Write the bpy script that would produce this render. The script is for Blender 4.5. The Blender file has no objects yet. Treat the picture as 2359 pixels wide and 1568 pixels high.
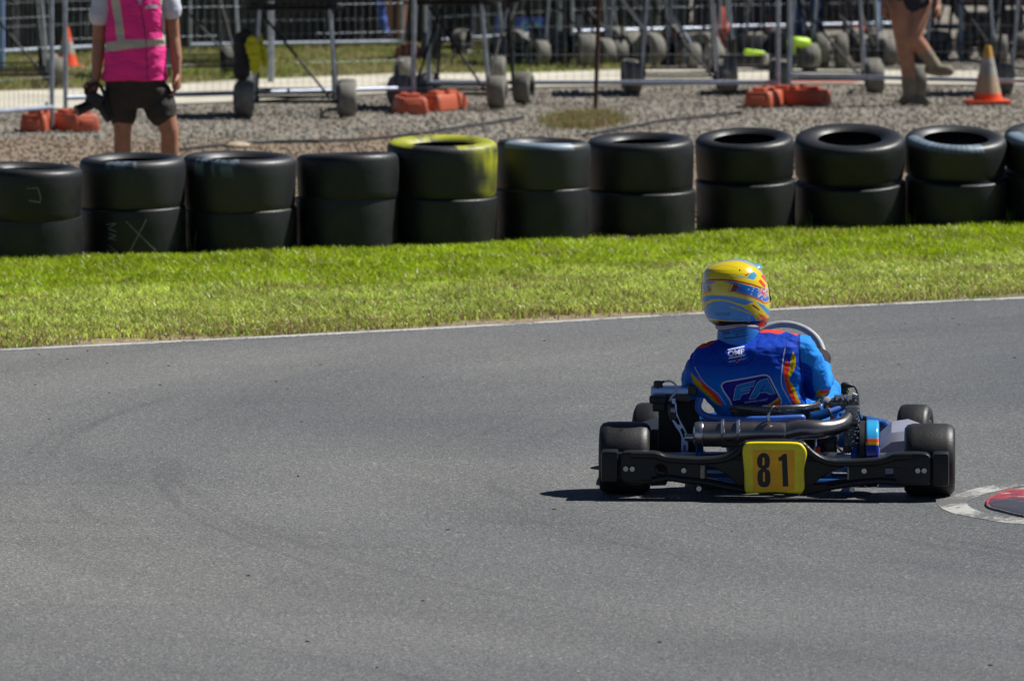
import bpy, bmesh, math, random
import numpy as np
from mathutils import Vector, Matrix
from mathutils.geometry import tessellate_polygon
from mathutils.bvhtree import BVHTree
random.seed(7); RNG = np.random.default_rng(7)
sc = bpy.context.scene
COL = sc.collection
PI = math.pi

# ------------------------------------------------------------------ camera, sky, sun, exposure
F = 6500.0; CH = 2.65; PITCH = math.radians(4.68)
cam_d = bpy.data.cameras.new('camera'); cam = bpy.data.objects.new('camera', cam_d); COL.objects.link(cam)
sc.camera = cam
cam.location = (0, 0, CH); cam.rotation_euler = (PI/2 - PITCH, 0, 0)
cam_d.sensor_width = 36; cam_d.lens = 36*F/1024
cam_d.clip_start = 0.5; cam_d.clip_end = 3000
cam_d.dof.use_dof = True; cam_d.dof.focus_distance = 25.3; cam_d.dof.aperture_fstop = 8.4

SUN_AZ = math.radians(20); SUN_EL = math.radians(51)       # azimuth from +x towards +y
world = bpy.data.worlds.new("World"); sc.world = world; world.use_nodes = True
wn = world.node_tree; wn.nodes.clear()
sky = wn.nodes.new('ShaderNodeTexSky'); sky.sky_type = 'NISHITA'; sky.sun_disc = False; sky.air_density = .5; sky.dust_density = .2; sky.altitude = 1500
sky.sun_elevation = SUN_EL; sky.sun_rotation = PI/2 - SUN_AZ
bg = wn.nodes.new('ShaderNodeBackground'); bg.inputs[1].default_value = 0.05
wo = wn.nodes.new('ShaderNodeOutputWorld')
wn.links.new(sky.outputs[0], bg.inputs[0]); wn.links.new(bg.outputs[0], wo.inputs[0])
sl = bpy.data.lights.new('sun', 'SUN'); sl.energy = 5.0; sl.angle = math.radians(0.5); sl.color = (1.0, 0.97, 0.925)
sun = bpy.data.objects.new('sun', sl); COL.objects.link(sun)
sdir = Vector((math.cos(SUN_AZ)*math.cos(SUN_EL), math.sin(SUN_AZ)*math.cos(SUN_EL), math.sin(SUN_EL)))
sun.rotation_euler = sdir.to_track_quat('Z', 'Y').to_euler(); sun.location = (20, 20, 30)
sc.view_settings.view_transform = 'Standard'; sc.view_settings.look = 'None'
sc.view_settings.exposure = 0.36; sc.view_settings.gamma = 1
sc.cycles.use_denoising = True; sc.cycles.max_bounces = 6; sc.cycles.transparent_max_bounces = 12
try: sc.cycles.denoiser = 'OPENIMAGEDENOISE'
except Exception: pass

# ------------------------------------------------------------------ measuring helpers (photo pixel -> point in the place)
FW = Vector((0, math.cos(PITCH), -math.sin(PITCH))); UP = Vector((0, math.sin(PITCH), math.cos(PITCH)))
CAM = Vector((0, 0, CH))
def ray(px, py): return FW*F + Vector((1, 0, 0))*(px-512) + UP*(340-py)
def G(px, py, z=0.0):
    d = ray(px, py); return CAM + d*((z-CH)/d.z)
def P(px, py, Y):
    d = ray(px, py); return CAM + d*(Y/d.y)
D = 1024/2359.0
KYAW = math.radians(-3.6)
K0 = G(777, 493.5)
KM = Matrix.Translation(K0) @ Matrix.Rotation(KYAW, 4, 'Z'); KI = KM.inverted(); CL = KI @ CAM; KR = KI.to_3x3()
def KL(px, py, Y):
    d = KR @ ray(px, py); return CL + d*((Y-CL.y)/d.y)
def kd(x, y, Y): return KL(x*D, y*D, Y)
def crop(x0, y0, s):
    def f(x, y, Y): return KL((x0+x/s)/4, (y0+y/s)/4, Y)
    return f
c3 = crop(2780, 1020, 5.2265); c4 = crop(2700, 1280, 5.6); c5 = crop(3060, 1280, 3.92); c5z = crop(3200, 1500, 4.3556)
c6 = crop(2650, 1450, 2.8517); c7 = crop(2150, 1450, 2.4118); c8 = crop(3200, 1450, 2.24); c6b = crop(2560, 1480, 4.1267)

# ------------------------------------------------------------------ materials
def lin(c):
    if isinstance(c, str):
        c = tuple(int(c[i:i+2], 16)/255 for i in (0, 2, 4))
        return tuple(((v/12.92) if v <= .04045 else ((v+.055)/1.055)**2.4) for v in c)
    return tuple(c)
MATS = {}
def mat(name, col=None, rough=.5, metal=0., noise=0., nscale=8., bump=0., bscale=60., spec=.5, coat=0., attr=False, col2=None, trans=0., sheen=0.):
    if name in MATS: return MATS[name]
    m = bpy.data.materials.new(name); m.use_nodes = True; nt = m.node_tree; b = nt.nodes['Principled BSDF']; L = nt.links
    b.inputs['Roughness'].default_value = rough; b.inputs['Metallic'].default_value = metal
    b.inputs['Specular IOR Level'].default_value = spec
    if coat: b.inputs['Coat Weight'].default_value = coat; b.inputs['Coat Roughness'].default_value = .06
    if sheen: b.inputs['Sheen Weight'].default_value = sheen
    tc = nt.nodes.new('ShaderNodeTexCoord')
    if attr:
        a = nt.nodes.new('ShaderNodeAttribute'); a.attribute_name = 'paint'; src = a.outputs['Color']
    else:
        r = nt.nodes.new('ShaderNodeRGB'); r.outputs[0].default_value = (*lin(col), 1); src = r.outputs[0]
    if noise:
        n = nt.nodes.new('ShaderNodeTexNoise'); n.inputs['Scale'].default_value = nscale; n.inputs['Detail'].default_value = 5; n.inputs['Roughness'].default_value = .6
        L.new(tc.outputs['Object'], n.inputs['Vector'])
        cr = nt.nodes.new('ShaderNodeValToRGB'); cr.color_ramp.elements[0].position = .35; cr.color_ramp.elements[1].position = .68
        L.new(n.outputs[0], cr.inputs[0])
        mx = nt.nodes.new('ShaderNodeMix'); mx.data_type = 'RGBA'
        if col2 is not None:
            mu = nt.nodes.new('ShaderNodeMath'); mu.operation = 'MULTIPLY'; mu.inputs[1].default_value = noise
            L.new(cr.outputs[0], mu.inputs[0]); L.new(mu.outputs[0], mx.inputs[0]); mx.inputs[7].default_value = (*lin(col2), 1); L.new(src, mx.inputs[6])
        else:
            mx.blend_type = 'MULTIPLY'; mx.inputs[0].default_value = noise; L.new(src, mx.inputs[6]); L.new(cr.outputs[0], mx.inputs[7])
        src = mx.outputs[2]
    L.new(src, b.inputs['Base Color'])
    if bump:
        n2 = nt.nodes.new('ShaderNodeTexNoise'); n2.inputs['Scale'].default_value = bscale; n2.inputs['Detail'].default_value = 4
        L.new(tc.outputs['Object'], n2.inputs['Vector'])
        bp = nt.nodes.new('ShaderNodeBump'); bp.inputs['Strength'].default_value = bump; bp.inputs['Distance'].default_value = .01
        L.new(n2.outputs[0], bp.inputs['Height']); L.new(bp.outputs[0], b.inputs['Normal'])
    if trans:
        b.inputs['Transmission Weight'].default_value = trans
    MATS[name] = m; return m

M_black = mat('black_plastic', (.010, .011, .013), .40, noise=.5, nscale=14, col2=(.022, .021, .021), bump=.10, bscale=160, spec=.32)
M_rubber = mat('slick_rubber', (.008, .0085, .010), .5, noise=.7, nscale=12, col2=(.036, .033, .030), bump=.10, bscale=120, spec=.5)
M_wallrub = mat('weathered_rubber', (.0055, .0075, .0095), .46, noise=.8, nscale=6, col2=(.021, .021, .020), bump=.14, bscale=50, spec=.45)
M_oldrub = mat('dusty_rubber', (.12, .115, .10), .85, noise=.8, nscale=6, col2=(.26, .245, .205), bump=.3, bscale=60)
M_steel = mat('bright_metal', (.62, .62, .62), .25, .95, noise=.3, nscale=30)
M_galv = mat('galvanised_steel', (.42, .46, .52), .4, .55, noise=.4, nscale=12)
M_rail = mat('pale_rail', (.42, .47, .58), .4, .3, noise=.3, nscale=8)
M_wire = mat('fence_wire', (.26, .29, .33), .5, .4)
M_alu = mat('cast_aluminium', (.45, .46, .48), .38, .85, noise=.5, nscale=40, bump=.1, bscale=200)
M_darkmetal = mat('dark_metal', (.05, .05, .055), .4, .6, noise=.4, nscale=25)
M_exh = mat('heat_stained_steel', (.34, .31, .30), .27, .9, noise=.7, nscale=9, col2=(.16, .14, .14), bump=.04, bscale=90)
M_carbon = mat('carbon_fibre', (.022, .027, .032), .3, noise=.5, nscale=90, col2=(.10, .11, .12), coat=.5)
M_blueframe = mat('blue_frame_paint', (.008, .085, .33), .3, coat=.4, noise=.2)
M_hose = mat('blue_silicone_hose', (.035, .13, .52), .38, noise=.25, nscale=20)
M_hosed = mat('blue_anodised', (.008, .09, .32), .28, .5)
M_bluesilver = mat('blue_anodised_silver', (.30, .42, .68), .3, .7)
M_yellowb = mat('number_plate_yellow', (.98, .80, .006), .38, noise=.25, nscale=12, coat=.2)
M_orangeb = mat('sticker_amber', (.98, .46, .006), .5, noise=.15, nscale=20)
M_ink = mat('black_lettering', (.012, .012, .014), .5)
M_paint = mat('painted_shell', rough=.18, attr=True, coat=.8, noise=.04, nscale=10)
M_suit = mat('suit_cloth', rough=.68, spec=.12, attr=True, bump=.45, bscale=26, noise=.12, nscale=14)
M_cloth = mat('printed_cloth', rough=.8, attr=True, bump=.2, bscale=40, noise=.12, nscale=10)
M_matt = mat('painted_matt', rough=.5, attr=True, noise=.1, nscale=16)
M_white = mat('white_print', (.42, .48, .74), .7, spec=.15)
M_cyan = mat('light_blue_print', (.008, .16, .52), .6, spec=.15)
M_navy = mat('navy_print', (.010, .014, .26), .6, spec=.15)
M_red = mat('red_print', (.72, .045, .018), .5)
M_yel = mat('yellow_print', (.55, .42, .01), .5)
M_green = mat('lime_plastic', (.48, .78, .02), .45, noise=.15)
M_skin = mat('skin', (.42, .20, .12), .55, noise=.25, nscale=14, bump=.1, bscale=90)
M_terra = mat('terracotta_plastic', (.52, .105, .045), .55, noise=.5, nscale=7, col2=(.36, .11, .07), bump=.15, bscale=40)
M_orange = mat('cone_orange', (.85, .10, .02), .5, noise=.2, nscale=9)
M_conew = mat('cone_white', (.46, .44, .40), .7, noise=.5, nscale=9)
M_dirtcone = mat('dirty_cone', (.40, .32, .22), .8, noise=.6, nscale=8, col2=(.30, .20, .10))
M_coney = mat('faded_cone_yellow', (.62, .36, .06), .8, noise=.4, nscale=9)
M_clear = mat('clear_tube', (.55, .62, .66), .15, coat=.3)

# ------------------------------------------------------------------ mesh helpers
class MB:
    def __init__(s): s.v = []; s.f = []; s.mi = []; s.m = 0
    def add(s, vs, fs):
        o = len(s.v); s.v += [tuple(v) for v in vs]; s.f += [tuple(i+o for i in f) for f in fs]; s.mi += [s.m]*len(fs); return s
    def box(s, c, d, rot=None, bev=0.0):
        bm = bmesh.new(); bmesh.ops.create_cube(bm, size=1)
        bmesh.ops.scale(bm, vec=d, verts=bm.verts)
        if bev: bmesh.ops.bevel(bm, geom=bm.edges[:], offset=bev, segments=2, affect='EDGES', profile=.6)
        if rot is not None: bmesh.ops.transform(bm, matrix=rot.to_4x4(), verts=bm.verts)
        bmesh.ops.translate(bm, vec=c, verts=bm.verts)
        bm.verts.index_update()
        s.add([v.co[:] for v in bm.verts], [[v.index for v in f.verts] for f in bm.faces]); bm.free(); return s
    def tube(s, pts, r, n=10, cap=True, flat=None):
        pts = [Vector(p) for p in pts]
        rs = [r]*len(pts) if not isinstance(r, (list, tuple)) else list(r)
        vs = []; fs = []; prev = None
        for i, p in enumerate(pts):
            t = (pts[min(i+1, len(pts)-1)] - pts[max(i-1, 0)]).normalized()
            if prev is None:
                a = Vector((0, 0, 1)) if abs(t.z) < .9 else Vector((1, 0, 0)); u = t.cross(a).normalized()
            else:
                u = (prev - t*prev.dot(t)).normalized()
            prev = u; w = t.cross(u)
            rr = rs[i]; ra, rb = (rr if isinstance(rr, (tuple, list)) else (rr, rr))
            for k in range(n):
                an = 2*PI*k/n; vs.append(p + u*math.cos(an)*ra + w*math.sin(an)*rb)
        for i in range(len(pts)-1):
            for k in range(n):
                a = i*n+k; b = i*n+(k+1) % n; fs.append((a, b, b+n, a+n))
        if cap: fs.append(tuple(range(n-1, -1, -1))); o = (len(pts)-1)*n; fs.append(tuple(o+k for k in range(n)))
        return s.add(vs, fs)
    def limb(s, pts, rs, n=14):   # tube with rounded ends
        pts = [Vector(p) for p in pts]
        a = (pts[0]-pts[1]).normalized(); b = (pts[-1]-pts[-2]).normalized()
        P2 = [pts[0]+a*rs[0]*.9, pts[0]+a*rs[0]*.6] + pts + [pts[-1]+b*rs[-1]*.6, pts[-1]+b*rs[-1]*.9]
        R2 = [rs[0]*.35, rs[0]*.78] + list(rs) + [rs[-1]*.78, rs[-1]*.35]
        return s.tube(P2, R2, n)
    def ball(s, c, r, n=16, m=10, rot=None):
        r = (r, r, r) if not isinstance(r, (tuple, list)) else r; c = Vector(c)
        vs = [Vector((0, 0, r[2]))]; fs = []
        for j in range(1, m):
            t = PI*j/m
            for k in range(n): vs.append(Vector((r[0]*math.sin(t)*math.cos(2*PI*k/n), r[1]*math.sin(t)*math.sin(2*PI*k/n), r[2]*math.cos(t))))
        vs.append(Vector((0, 0, -r[2])))
        if rot is not None: vs = [rot @ v for v in vs]
        vs = [v+c for v in vs]
        for k in range(n): fs.append((0, 1+k, 1+(k+1) % n))
        for j in range(m-2):
            for k in range(n):
                a = 1+j*n+k; b = 1+j*n+(k+1) % n; fs.append((a, a+n, b+n, b))
        e = len(vs)-1
        for k in range(n): fs.append((e, 1+(m-2)*n+(k+1) % n, 1+(m-2)*n+k))
        return s.add(vs, fs)
    def lathe(s, prof, n=48, axis='Z', M=None, closed=True):
        vs = []; fs = []
        for r, z in prof:
            for k in range(n):
                a = 2*PI*k/n; x, y = r*math.cos(a), r*math.sin(a)
                v = Vector((x, y, z)) if axis == 'Z' else Vector((z, x, y))
                vs.append(M @ v if M is not None else v)
        m = len(prof)
        for j in range(m if closed else m-1):
            for k in range(n):
                a = j*n+k; b = j*n+(k+1) % n; j2 = ((j+1) % m)*n
                fs.append((a, b, j2+(k+1) % n, j2+k))
        if not closed:
            fs.append(tuple(range(n-1, -1, -1))); fs.append(tuple((m-1)*n+k for k in range(n)))
        return s.add(vs, fs)
    def loft(s, secs, n=32, p=2.3):   # secs: (centre, rx, ry[, tilt x-axis vec])
        vs = []; fs = []
        for c, rx, ry in secs:
            c = Vector(c)
            for k in range(n):
                a = 2*PI*k/n; ca, sa = math.cos(a), math.sin(a)
                vs.append(c + Vector((rx*abs(ca)**(2/p)*(1 if ca >= 0 else -1), ry*abs(sa)**(2/p)*(1 if sa >= 0 else -1), 0)))
        for j in range(len(secs)-1):
            for k in range(n):
                a = j*n+k; b = j*n+(k+1) % n; fs.append((a, b, b+n, a+n))
        fs.append(tuple(range(n-1, -1, -1))); o = (len(secs)-1)*n; fs.append(tuple(o+k for k in range(n)))
        return s.add(vs, fs)
    def prism(s, loops, y0, y1, bev=0.0):   # loops in (x,z), extruded along y; first is outer
        def norm(loop):
            L = [Vector((p[0], p[1])) for p in loop]; return L
        loops = [norm(l) for l in loops]
        def area(l): return sum(l[i].x*l[(i+1) % len(l)].y - l[(i+1) % len(l)].x*l[i].y for i in range(len(l)))/2
        for i, l in enumerate(loops):
            if (area(l) < 0) == (i == 0): l.reverse()
        def off(l, d):
            out = []
            for i in range(len(l)):
                a, b, c = l[i-1], l[i], l[(i+1) % len(l)]
                t = (c-a); nrm = Vector((t.y, -t.x));
                if nrm.length > 1e-9: nrm.normalize()
                out.append(b - nrm*d)
            return out
        rings = [(y0, bev), (y0+bev*.35, bev*.3), (y0+bev, 0), (y1, 0)] if bev else [(y0, 0), (y1, 0)]
        flat = [v for l in loops for v in l]; N = len(flat); vs = []
        for y, d in rings:
            for l in loops:
                for v in (off(l, d) if d else l): vs.append((v.x, y, v.y))
        fs = []
        o = 0
        for l in loops:
            n = len(l)
            for r in range(len(rings)-1):
                for k in range(n):
                    a = r*N+o+k; b = r*N+o+(k+1) % n; fs.append((a, b, b+N, a+N))
            o += n
        tr = tessellate_polygon([[Vector((v.x, v.y, 0)) for v in l] for l in loops])
        e = (len(rings)-1)*N
        for a, b, c in tr:
            fs.append((a, b, c)); fs.append((e+c, e+b, e+a))
        return s.add(vs, fs)
    def build(s, name, mats, parent=None, smooth=True, auto=None, recalc=True):
        me = bpy.data.meshes.new(name); me.from_pydata(s.v, [], s.f)
        if not isinstance(mats, (list, tuple)): mats = [mats]
        for m in mats: me.materials.append(m)
        if len(mats) > 1: me.polygons.foreach_set('material_index', s.mi)
        if recalc:
            bm = bmesh.new(); bm.from_mesh(me); bmesh.ops.recalc_face_normals(bm, faces=bm.faces); bm.to_mesh(me); bm.free()
        if smooth:
            me.polygons.foreach_set('use_smooth', [True]*len(me.polygons))
            me.set_sharp_from_angle(angle=math.radians(auto or 38))
        me.update()
        o = bpy.data.objects.new(name, me); COL.objects.link(o)
        if parent is not None: o.parent = parent
        return o
def catmull(pts, n=6, closed=False):
    pts = [Vector(p) for p in pts]; out = []; N = len(pts)
    for i in range(N if closed else N-1):
        if closed: a, b, c, d = pts[i-1], pts[i], pts[(i+1) % N], pts[(i+2) % N]
        else: a, b, c, d = pts[max(i-1, 0)], pts[i], pts[i+1], pts[min(i+2, N-1)]
        for k in range(n):
            t = k/n
            out.append(.5*((2*b)+(c-a)*t+(2*a-5*b+4*c-d)*t*t+(3*b-a-3*c+d)*t**3))
    if not closed: out.append(pts[-1])
    return out
def remeshed(name, mb, mats, parent, voxel=.006, it=4, disp=0., dscale=8.):
    o = mb.build(name+'_tmp', mats, None, smooth=False)
    r = o.modifiers.new('r', 'REMESH'); r.mode = 'VOXEL'; r.voxel_size = voxel; r.use_smooth_shade = True
    s = o.modifiers.new('s', 'SMOOTH'); s.factor = .5; s.iterations = it
    dg = bpy.context.evaluated_depsgraph_get(); dg.update()
    me = bpy.data.meshes.new_from_object(o.evaluated_get(dg), depsgraph=dg)
    bpy.data.objects.remove(o)
    me.name = name; me.materials.clear()
    for m in (mats if isinstance(mats, (list, tuple)) else [mats]): me.materials.append(m)
    me.polygons.foreach_set('use_smooth', [True]*len(me.polygons))
    if disp:
        from mathutils import noise
        nv_ = len(me.vertices); ca = np.empty(nv_*3); na = np.empty(nv_*3); me.vertices.foreach_get('co', ca); me.vertices.foreach_get('normal', na); ca = ca.reshape(-1, 3); na = na.reshape(-1, 3)
        am = np.array([noise.noise(Vector((c[0]*dscale, c[1]*dscale, c[2]*dscale*1.8)))*disp + abs(noise.noise(Vector((c[0]*dscale*2.3, c[1]*dscale*2.3, c[2]*dscale*4.1))))*disp*.6 for c in ca])
        me.vertices.foreach_set('co', (ca+na*am[:, None]).ravel()); me.update()
    o = bpy.data.objects.new(name, me); COL.objects.link(o)
    if parent is not None: o.parent = parent
    return o
def coords(o):
    me = o.data; n = len(me.vertices); a = np.empty(n*3); me.vertices.foreach_get('co', a); b = np.empty(n*3); me.vertices.foreach_get('normal', b)
    return a.reshape(-1, 3), b.reshape(-1, 3)
def inpoly(x, y, poly):
    ins = np.zeros(len(x), bool); n = len(poly)
    for i in range(n):
        x1, y1 = poly[i]; x2, y2 = poly[i-1]
        if y1 == y2: continue
        c = ((y1 > y) != (y2 > y)) & (x < (x2-x1)*(y-y1)/(y2-y1)+x1); ins ^= c
    return ins
def near(x, y, pts, w):
    m = np.zeros(len(x), bool)
    for (x1, y1), (x2, y2) in zip(pts[:-1], pts[1:]):
        dx, dy = x2-x1, y2-y1; L = dx*dx+dy*dy+1e-9
        t = np.clip(((x-x1)*dx+(y-y1)*dy)/L, 0, 1); m |= ((x-x1-t*dx)**2+(y-y1-t*dy)**2) < (w/2)**2
    return m
def setpaint(o, col):
    a = o.data.color_attributes.new('paint', 'FLOAT_COLOR', 'POINT')
    c = np.ones((len(col), 4)); c[:, :3] = col; a.data.foreach_set('color', c.ravel())
def tag(o, label=None, cat=None, group=None, kind=None):
    if label: o['label'] = label
    if cat: o['category'] = cat
    if group: o['group'] = group
    if kind: o['kind'] = kind
    return o
def empty(name, loc=(0, 0, 0), rz=0., **k):
    o = bpy.data.objects.new(name, None); COL.objects.link(o); o.location = loc; o.rotation_euler = (0, 0, rz); o.empty_display_size = .1
    return tag(o, **k)
def copy_tree(o, parent=None):
    c = o.copy(); COL.objects.link(c); c.parent = parent
    for ch in [x for x in CHILD.get(o.name, [])]: copy_tree(ch, c)
    return c
CHILD = {}
def index_children():
    CHILD.clear()
    for o in bpy.data.objects:
        if o.parent: CHILD.setdefault(o.parent.name, []).append(o)
def font_tris(text, size=1.0, shear=0.0, bold=0.0, sx=1.0):
    cu = bpy.data.curves.new('t', 'FONT'); cu.body = text; cu.size = size; cu.shear = shear; cu.offset = bold; cu.resolution_u = 6
    o = bpy.data.objects.new('t', cu); COL.objects.link(o)
    dg = bpy.context.evaluated_depsgraph_get(); dg.update()
    me = bpy.data.meshes.new_from_object(o.evaluated_get(dg))
    bm = bmesh.new(); bm.from_mesh(me); bmesh.ops.triangulate(bm, faces=bm.faces)
    vs = [(v.co.x*sx, v.co.y) for v in bm.verts]; bm.verts.index_update(); fs = [[v.index for v in f.verts] for f in bm.faces]
    bm.free(); bpy.data.objects.remove(o); bpy.data.curves.remove(cu); bpy.data.meshes.remove(me)
    w = max(v[0] for v in vs)-min(v[0] for v in vs); x0 = min(v[0] for v in vs); y0 = min(v[1] for v in vs); h = max(v[1] for v in vs)-y0
    return [(v[0]-x0, v[1]-y0) for v in vs], fs, w, h
def fit_text(text, quad, **k):   # quad: bottom-left, bottom-right, top-left corners in any 2-d frame
    vs, fs, w, h = font_tris(text, **k)
    bl, br, tl = [Vector(q) for q in quad]
    return [tuple(bl+(br-bl)*(x/w)+(tl-bl)*(y/h)) for x, y in vs], fs
def stroke(pts, w):
    pts = [Vector(p) for p in pts]; vs = []; fs = []
    for i, p in enumerate(pts):
        t = (pts[min(i+1, len(pts)-1)]-pts[max(i-1, 0)]).normalized(); n = Vector((-t.y, t.x))*w/2
        vs += [tuple(p+n), tuple(p-n)]
    for i in range(len(pts)-1): fs.append((2*i, 2*i+1, 2*i+3, 2*i+2))
    return vs, fs
def filled(poly):
    tr = tessellate_polygon([[Vector((p[0], p[1], 0)) for p in poly]]); return list(poly), [tuple(t) for t in tr]

# ------------------------------------------------------------------ ground and the setting
def sheet(name, pts, z, m, kind='structure', sub=0):
    me = bpy.data.meshes.new(name); vs = [(p[0], p[1], z) for p in pts]
    tr = tessellate_polygon([[Vector(v) for v in vs]]); me.from_pydata(vs, [], [tuple(t) for t in tr])
    bm = bmesh.new(); bm.from_mesh(me)
    for f in bm.faces:
        if f.normal.z < 0: f.normal_flip()
    bm.to_mesh(me); bm.free()
    me.materials.append(m); o = bpy.data.objects.new(name, me); COL.objects.link(o); tag(o, kind=kind); return o
def newmat(name):
    m = bpy.data.materials.new(name); m.use_nodes = True; nt = m.node_tree
    return m, nt, nt.nodes['Principled BSDF'], nt.nodes, nt.links
def N(nodes, t, **kw):
    n = nodes.new(t)
    for k, v in kw.items():
        if k.startswith('i_'): n.inputs[int(k[2:]) if k[2:].isdigit() else k[2:]].default_value = v
        else: setattr(n, k, v)
    return n
def ramp(nodes, stops):
    r = nodes.new('ShaderNodeValToRGB'); e = r.color_ramp.elements
    while len(e) < len(stops): e.new(.5)
    for x, (p, c) in zip(e, stops): x.position = p; x.color = (*c, 1) if len(c) == 3 else c
    return r
def tarmac_material():
    m, nt, b, nd, L = newmat('tarmac'); tc = N(nd, 'ShaderNodeTexCoord')
    # swirl coordinates round the corner's centre: long faint rubber marks
    CX, CY = 7.5, 26.5
    sub = N(nd, 'ShaderNodeVectorMath', operation='SUBTRACT'); sub.inputs[1].default_value = (CX, CY, 0); L.new(tc.outputs['Object'], sub.inputs[0])
    ln = N(nd, 'ShaderNodeVectorMath', operation='LENGTH'); L.new(sub.outputs[0], ln.inputs[0])
    sp = N(nd, 'ShaderNodeSeparateXYZ'); L.new(sub.outputs[0], sp.inputs[0])
    at = N(nd, 'ShaderNodeMath', operation='ARCTAN2'); L.new(sp.outputs[1], at.inputs[0]); L.new(sp.outputs[0], at.inputs[1])
    def polar(kr, kt):
        a = N(nd, 'ShaderNodeMath', operation='MULTIPLY'); a.inputs[1].default_value = kr; L.new(ln.outputs['Value'], a.inputs[0])
        c = N(nd, 'ShaderNodeMath', operation='MULTIPLY'); c.inputs[1].default_value = kt; L.new(at.outputs[0], c.inputs[0])
        cb = N(nd, 'ShaderNodeCombineXYZ'); L.new(a.outputs[0], cb.inputs[0]); L.new(c.outputs[0], cb.inputs[1]); return cb
    n1 = N(nd, 'ShaderNodeTexNoise'); n1.inputs['Scale'].default_value = 1; n1.inputs['Detail'].default_value = 6; n1.inputs['Roughness'].default_value = .62; n1.inputs['Distortion'].default_value = .6
    L.new(polar(1.15, 1.5).outputs[0], n1.inputs['Vector'])
    r1 = ramp(nd, [(.28, (.82, .82, .83)), (.48, (.95, .95, .95)), (.72, (1.07, 1.07, 1.07))]); L.new(n1.outputs[0], r1.inputs[0])
    n1b = N(nd, 'ShaderNodeTexNoise'); n1b.inputs['Scale'].default_value = 1; n1b.inputs['Detail'].default_value = 3; n1b.inputs['Distortion'].default_value = 1.0
    L.new(polar(4.2, 1.3).outputs[0], n1b.inputs['Vector'])
    r1b = ramp(nd, [(.28, (.80, .80, .81)), (.40, (1, 1, 1)), (.8, (1.03, 1.03, 1.03))]); L.new(n1b.outputs[0], r1b.inputs[0])
    # crossed older marks
    wv = N(nd, 'ShaderNodeMapping'); wv.inputs['Rotation'].default_value = (0, 0, .35); wv.inputs['Scale'].default_value = (.35, 3.2, 1); L.new(tc.outputs['Object'], wv.inputs[0])
    n1c = N(nd, 'ShaderNodeTexNoise'); n1c.inputs['Scale'].default_value = 1; n1c.inputs['Detail'].default_value = 5; n1c.inputs['Distortion'].default_value = 1.4; L.new(wv.outputs[0], n1c.inputs['Vector'])
    r1c = ramp(nd, [(.30, (.93, .93, .93)), (.46, (1, 1, 1))]); L.new(n1c.outputs[0], r1c.inputs[0])
    # base tone, greyer and paler towards the far left
    n2 = N(nd, 'ShaderNodeTexNoise'); n2.inputs['Scale'].default_value = .30; n2.inputs['Detail'].default_value = 2; L.new(tc.outputs['Object'], n2.inputs['Vector'])
    r2 = ramp(nd, [(.25, (.094, .101, .110)), (.75, (.156, .157, .154))])
    gx = N(nd, 'ShaderNodeVectorMath', operation='DOT_PRODUCT'); gx.inputs[1].default_value = (-.085, .004, 0); L.new(tc.outputs['Object'], gx.inputs[0])
    ga = N(nd, 'ShaderNodeMath', operation='ADD'); L.new(gx.outputs['Value'], ga.inputs[0]); L.new(n2.outputs[0], ga.inputs[1]); ga.use_clamp = True
    gb = N(nd, 'ShaderNodeMath', operation='SUBTRACT'); gb.inputs[1].default_value = .07; L.new(ga.outputs[0], gb.inputs[0]); L.new(gb.outputs[0], r2.inputs[0])
    # aggregate: fine stones and pits
    v1 = N(nd, 'ShaderNodeTexVoronoi'); v1.inputs['Scale'].default_value = 115; L.new(tc.outputs['Object'], v1.inputs['Vector'])
    sc1 = N(nd, 'ShaderNodeSeparateColor'); L.new(v1.outputs['Color'], sc1.inputs[0])
    rv = ramp(nd, [(0, (.62, .62, .64)), (.45, (.92, .92, .92)), (.86, (1.12, 1.12, 1.1)), (.93, (1.25, 1.24, 1.18)), (1, (2.1, 2.0, 1.8))]); L.new(sc1.outputs[0], rv.inputs[0])
    n3 = N(nd, 'ShaderNodeTexNoise'); n3.inputs['Scale'].default_value = 42; n3.inputs['Detail'].default_value = 6; n3.inputs['Roughness'].default_value = .75; L.new(tc.outputs['Object'], n3.inputs['Vector'])
    r3 = ramp(nd, [(.3, (.64, .64, .64)), (.7, (1.36, 1.36, 1.36))]); L.new(n3.outputs[0], r3.inputs[0])
    # dark crumbs of rubber
    n4 = N(nd, 'ShaderNodeTexNoise'); n4.inputs['Scale'].default_value = 26; n4.inputs['Detail'].default_value = 2; L.new(tc.outputs['Object'], n4.inputs['Vector'])
    r4 = ramp(nd, [(.21, (.5, .5, .5)), (.25, (1, 1, 1))]); L.new(n4.outputs[0], r4.inputs[0])
    src = r2.outputs[0]
    for x in (r1, r1b, r1c, rv, r3, r4):
        mx = N(nd, 'ShaderNodeMix', data_type='RGBA', blend_type='MULTIPLY'); mx.inputs[0].default_value = 1
        L.new(src, mx.inputs[6]); L.new(x.outputs[0], mx.inputs[7]); src = mx.outputs[2]
    L.new(src, b.inputs['Base Color']); b.inputs['Roughness'].default_value = .78; b.inputs['Specular IOR Level'].default_value = .35
    bp = N(nd, 'ShaderNodeBump'); bp.inputs['Strength'].default_value = .55; bp.inputs['Distance'].default_value = .006
    L.new(v1.outputs['Distance'], bp.inputs['Height']); L.new(bp.outputs[0], b.inputs['Normal'])
    return m
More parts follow.
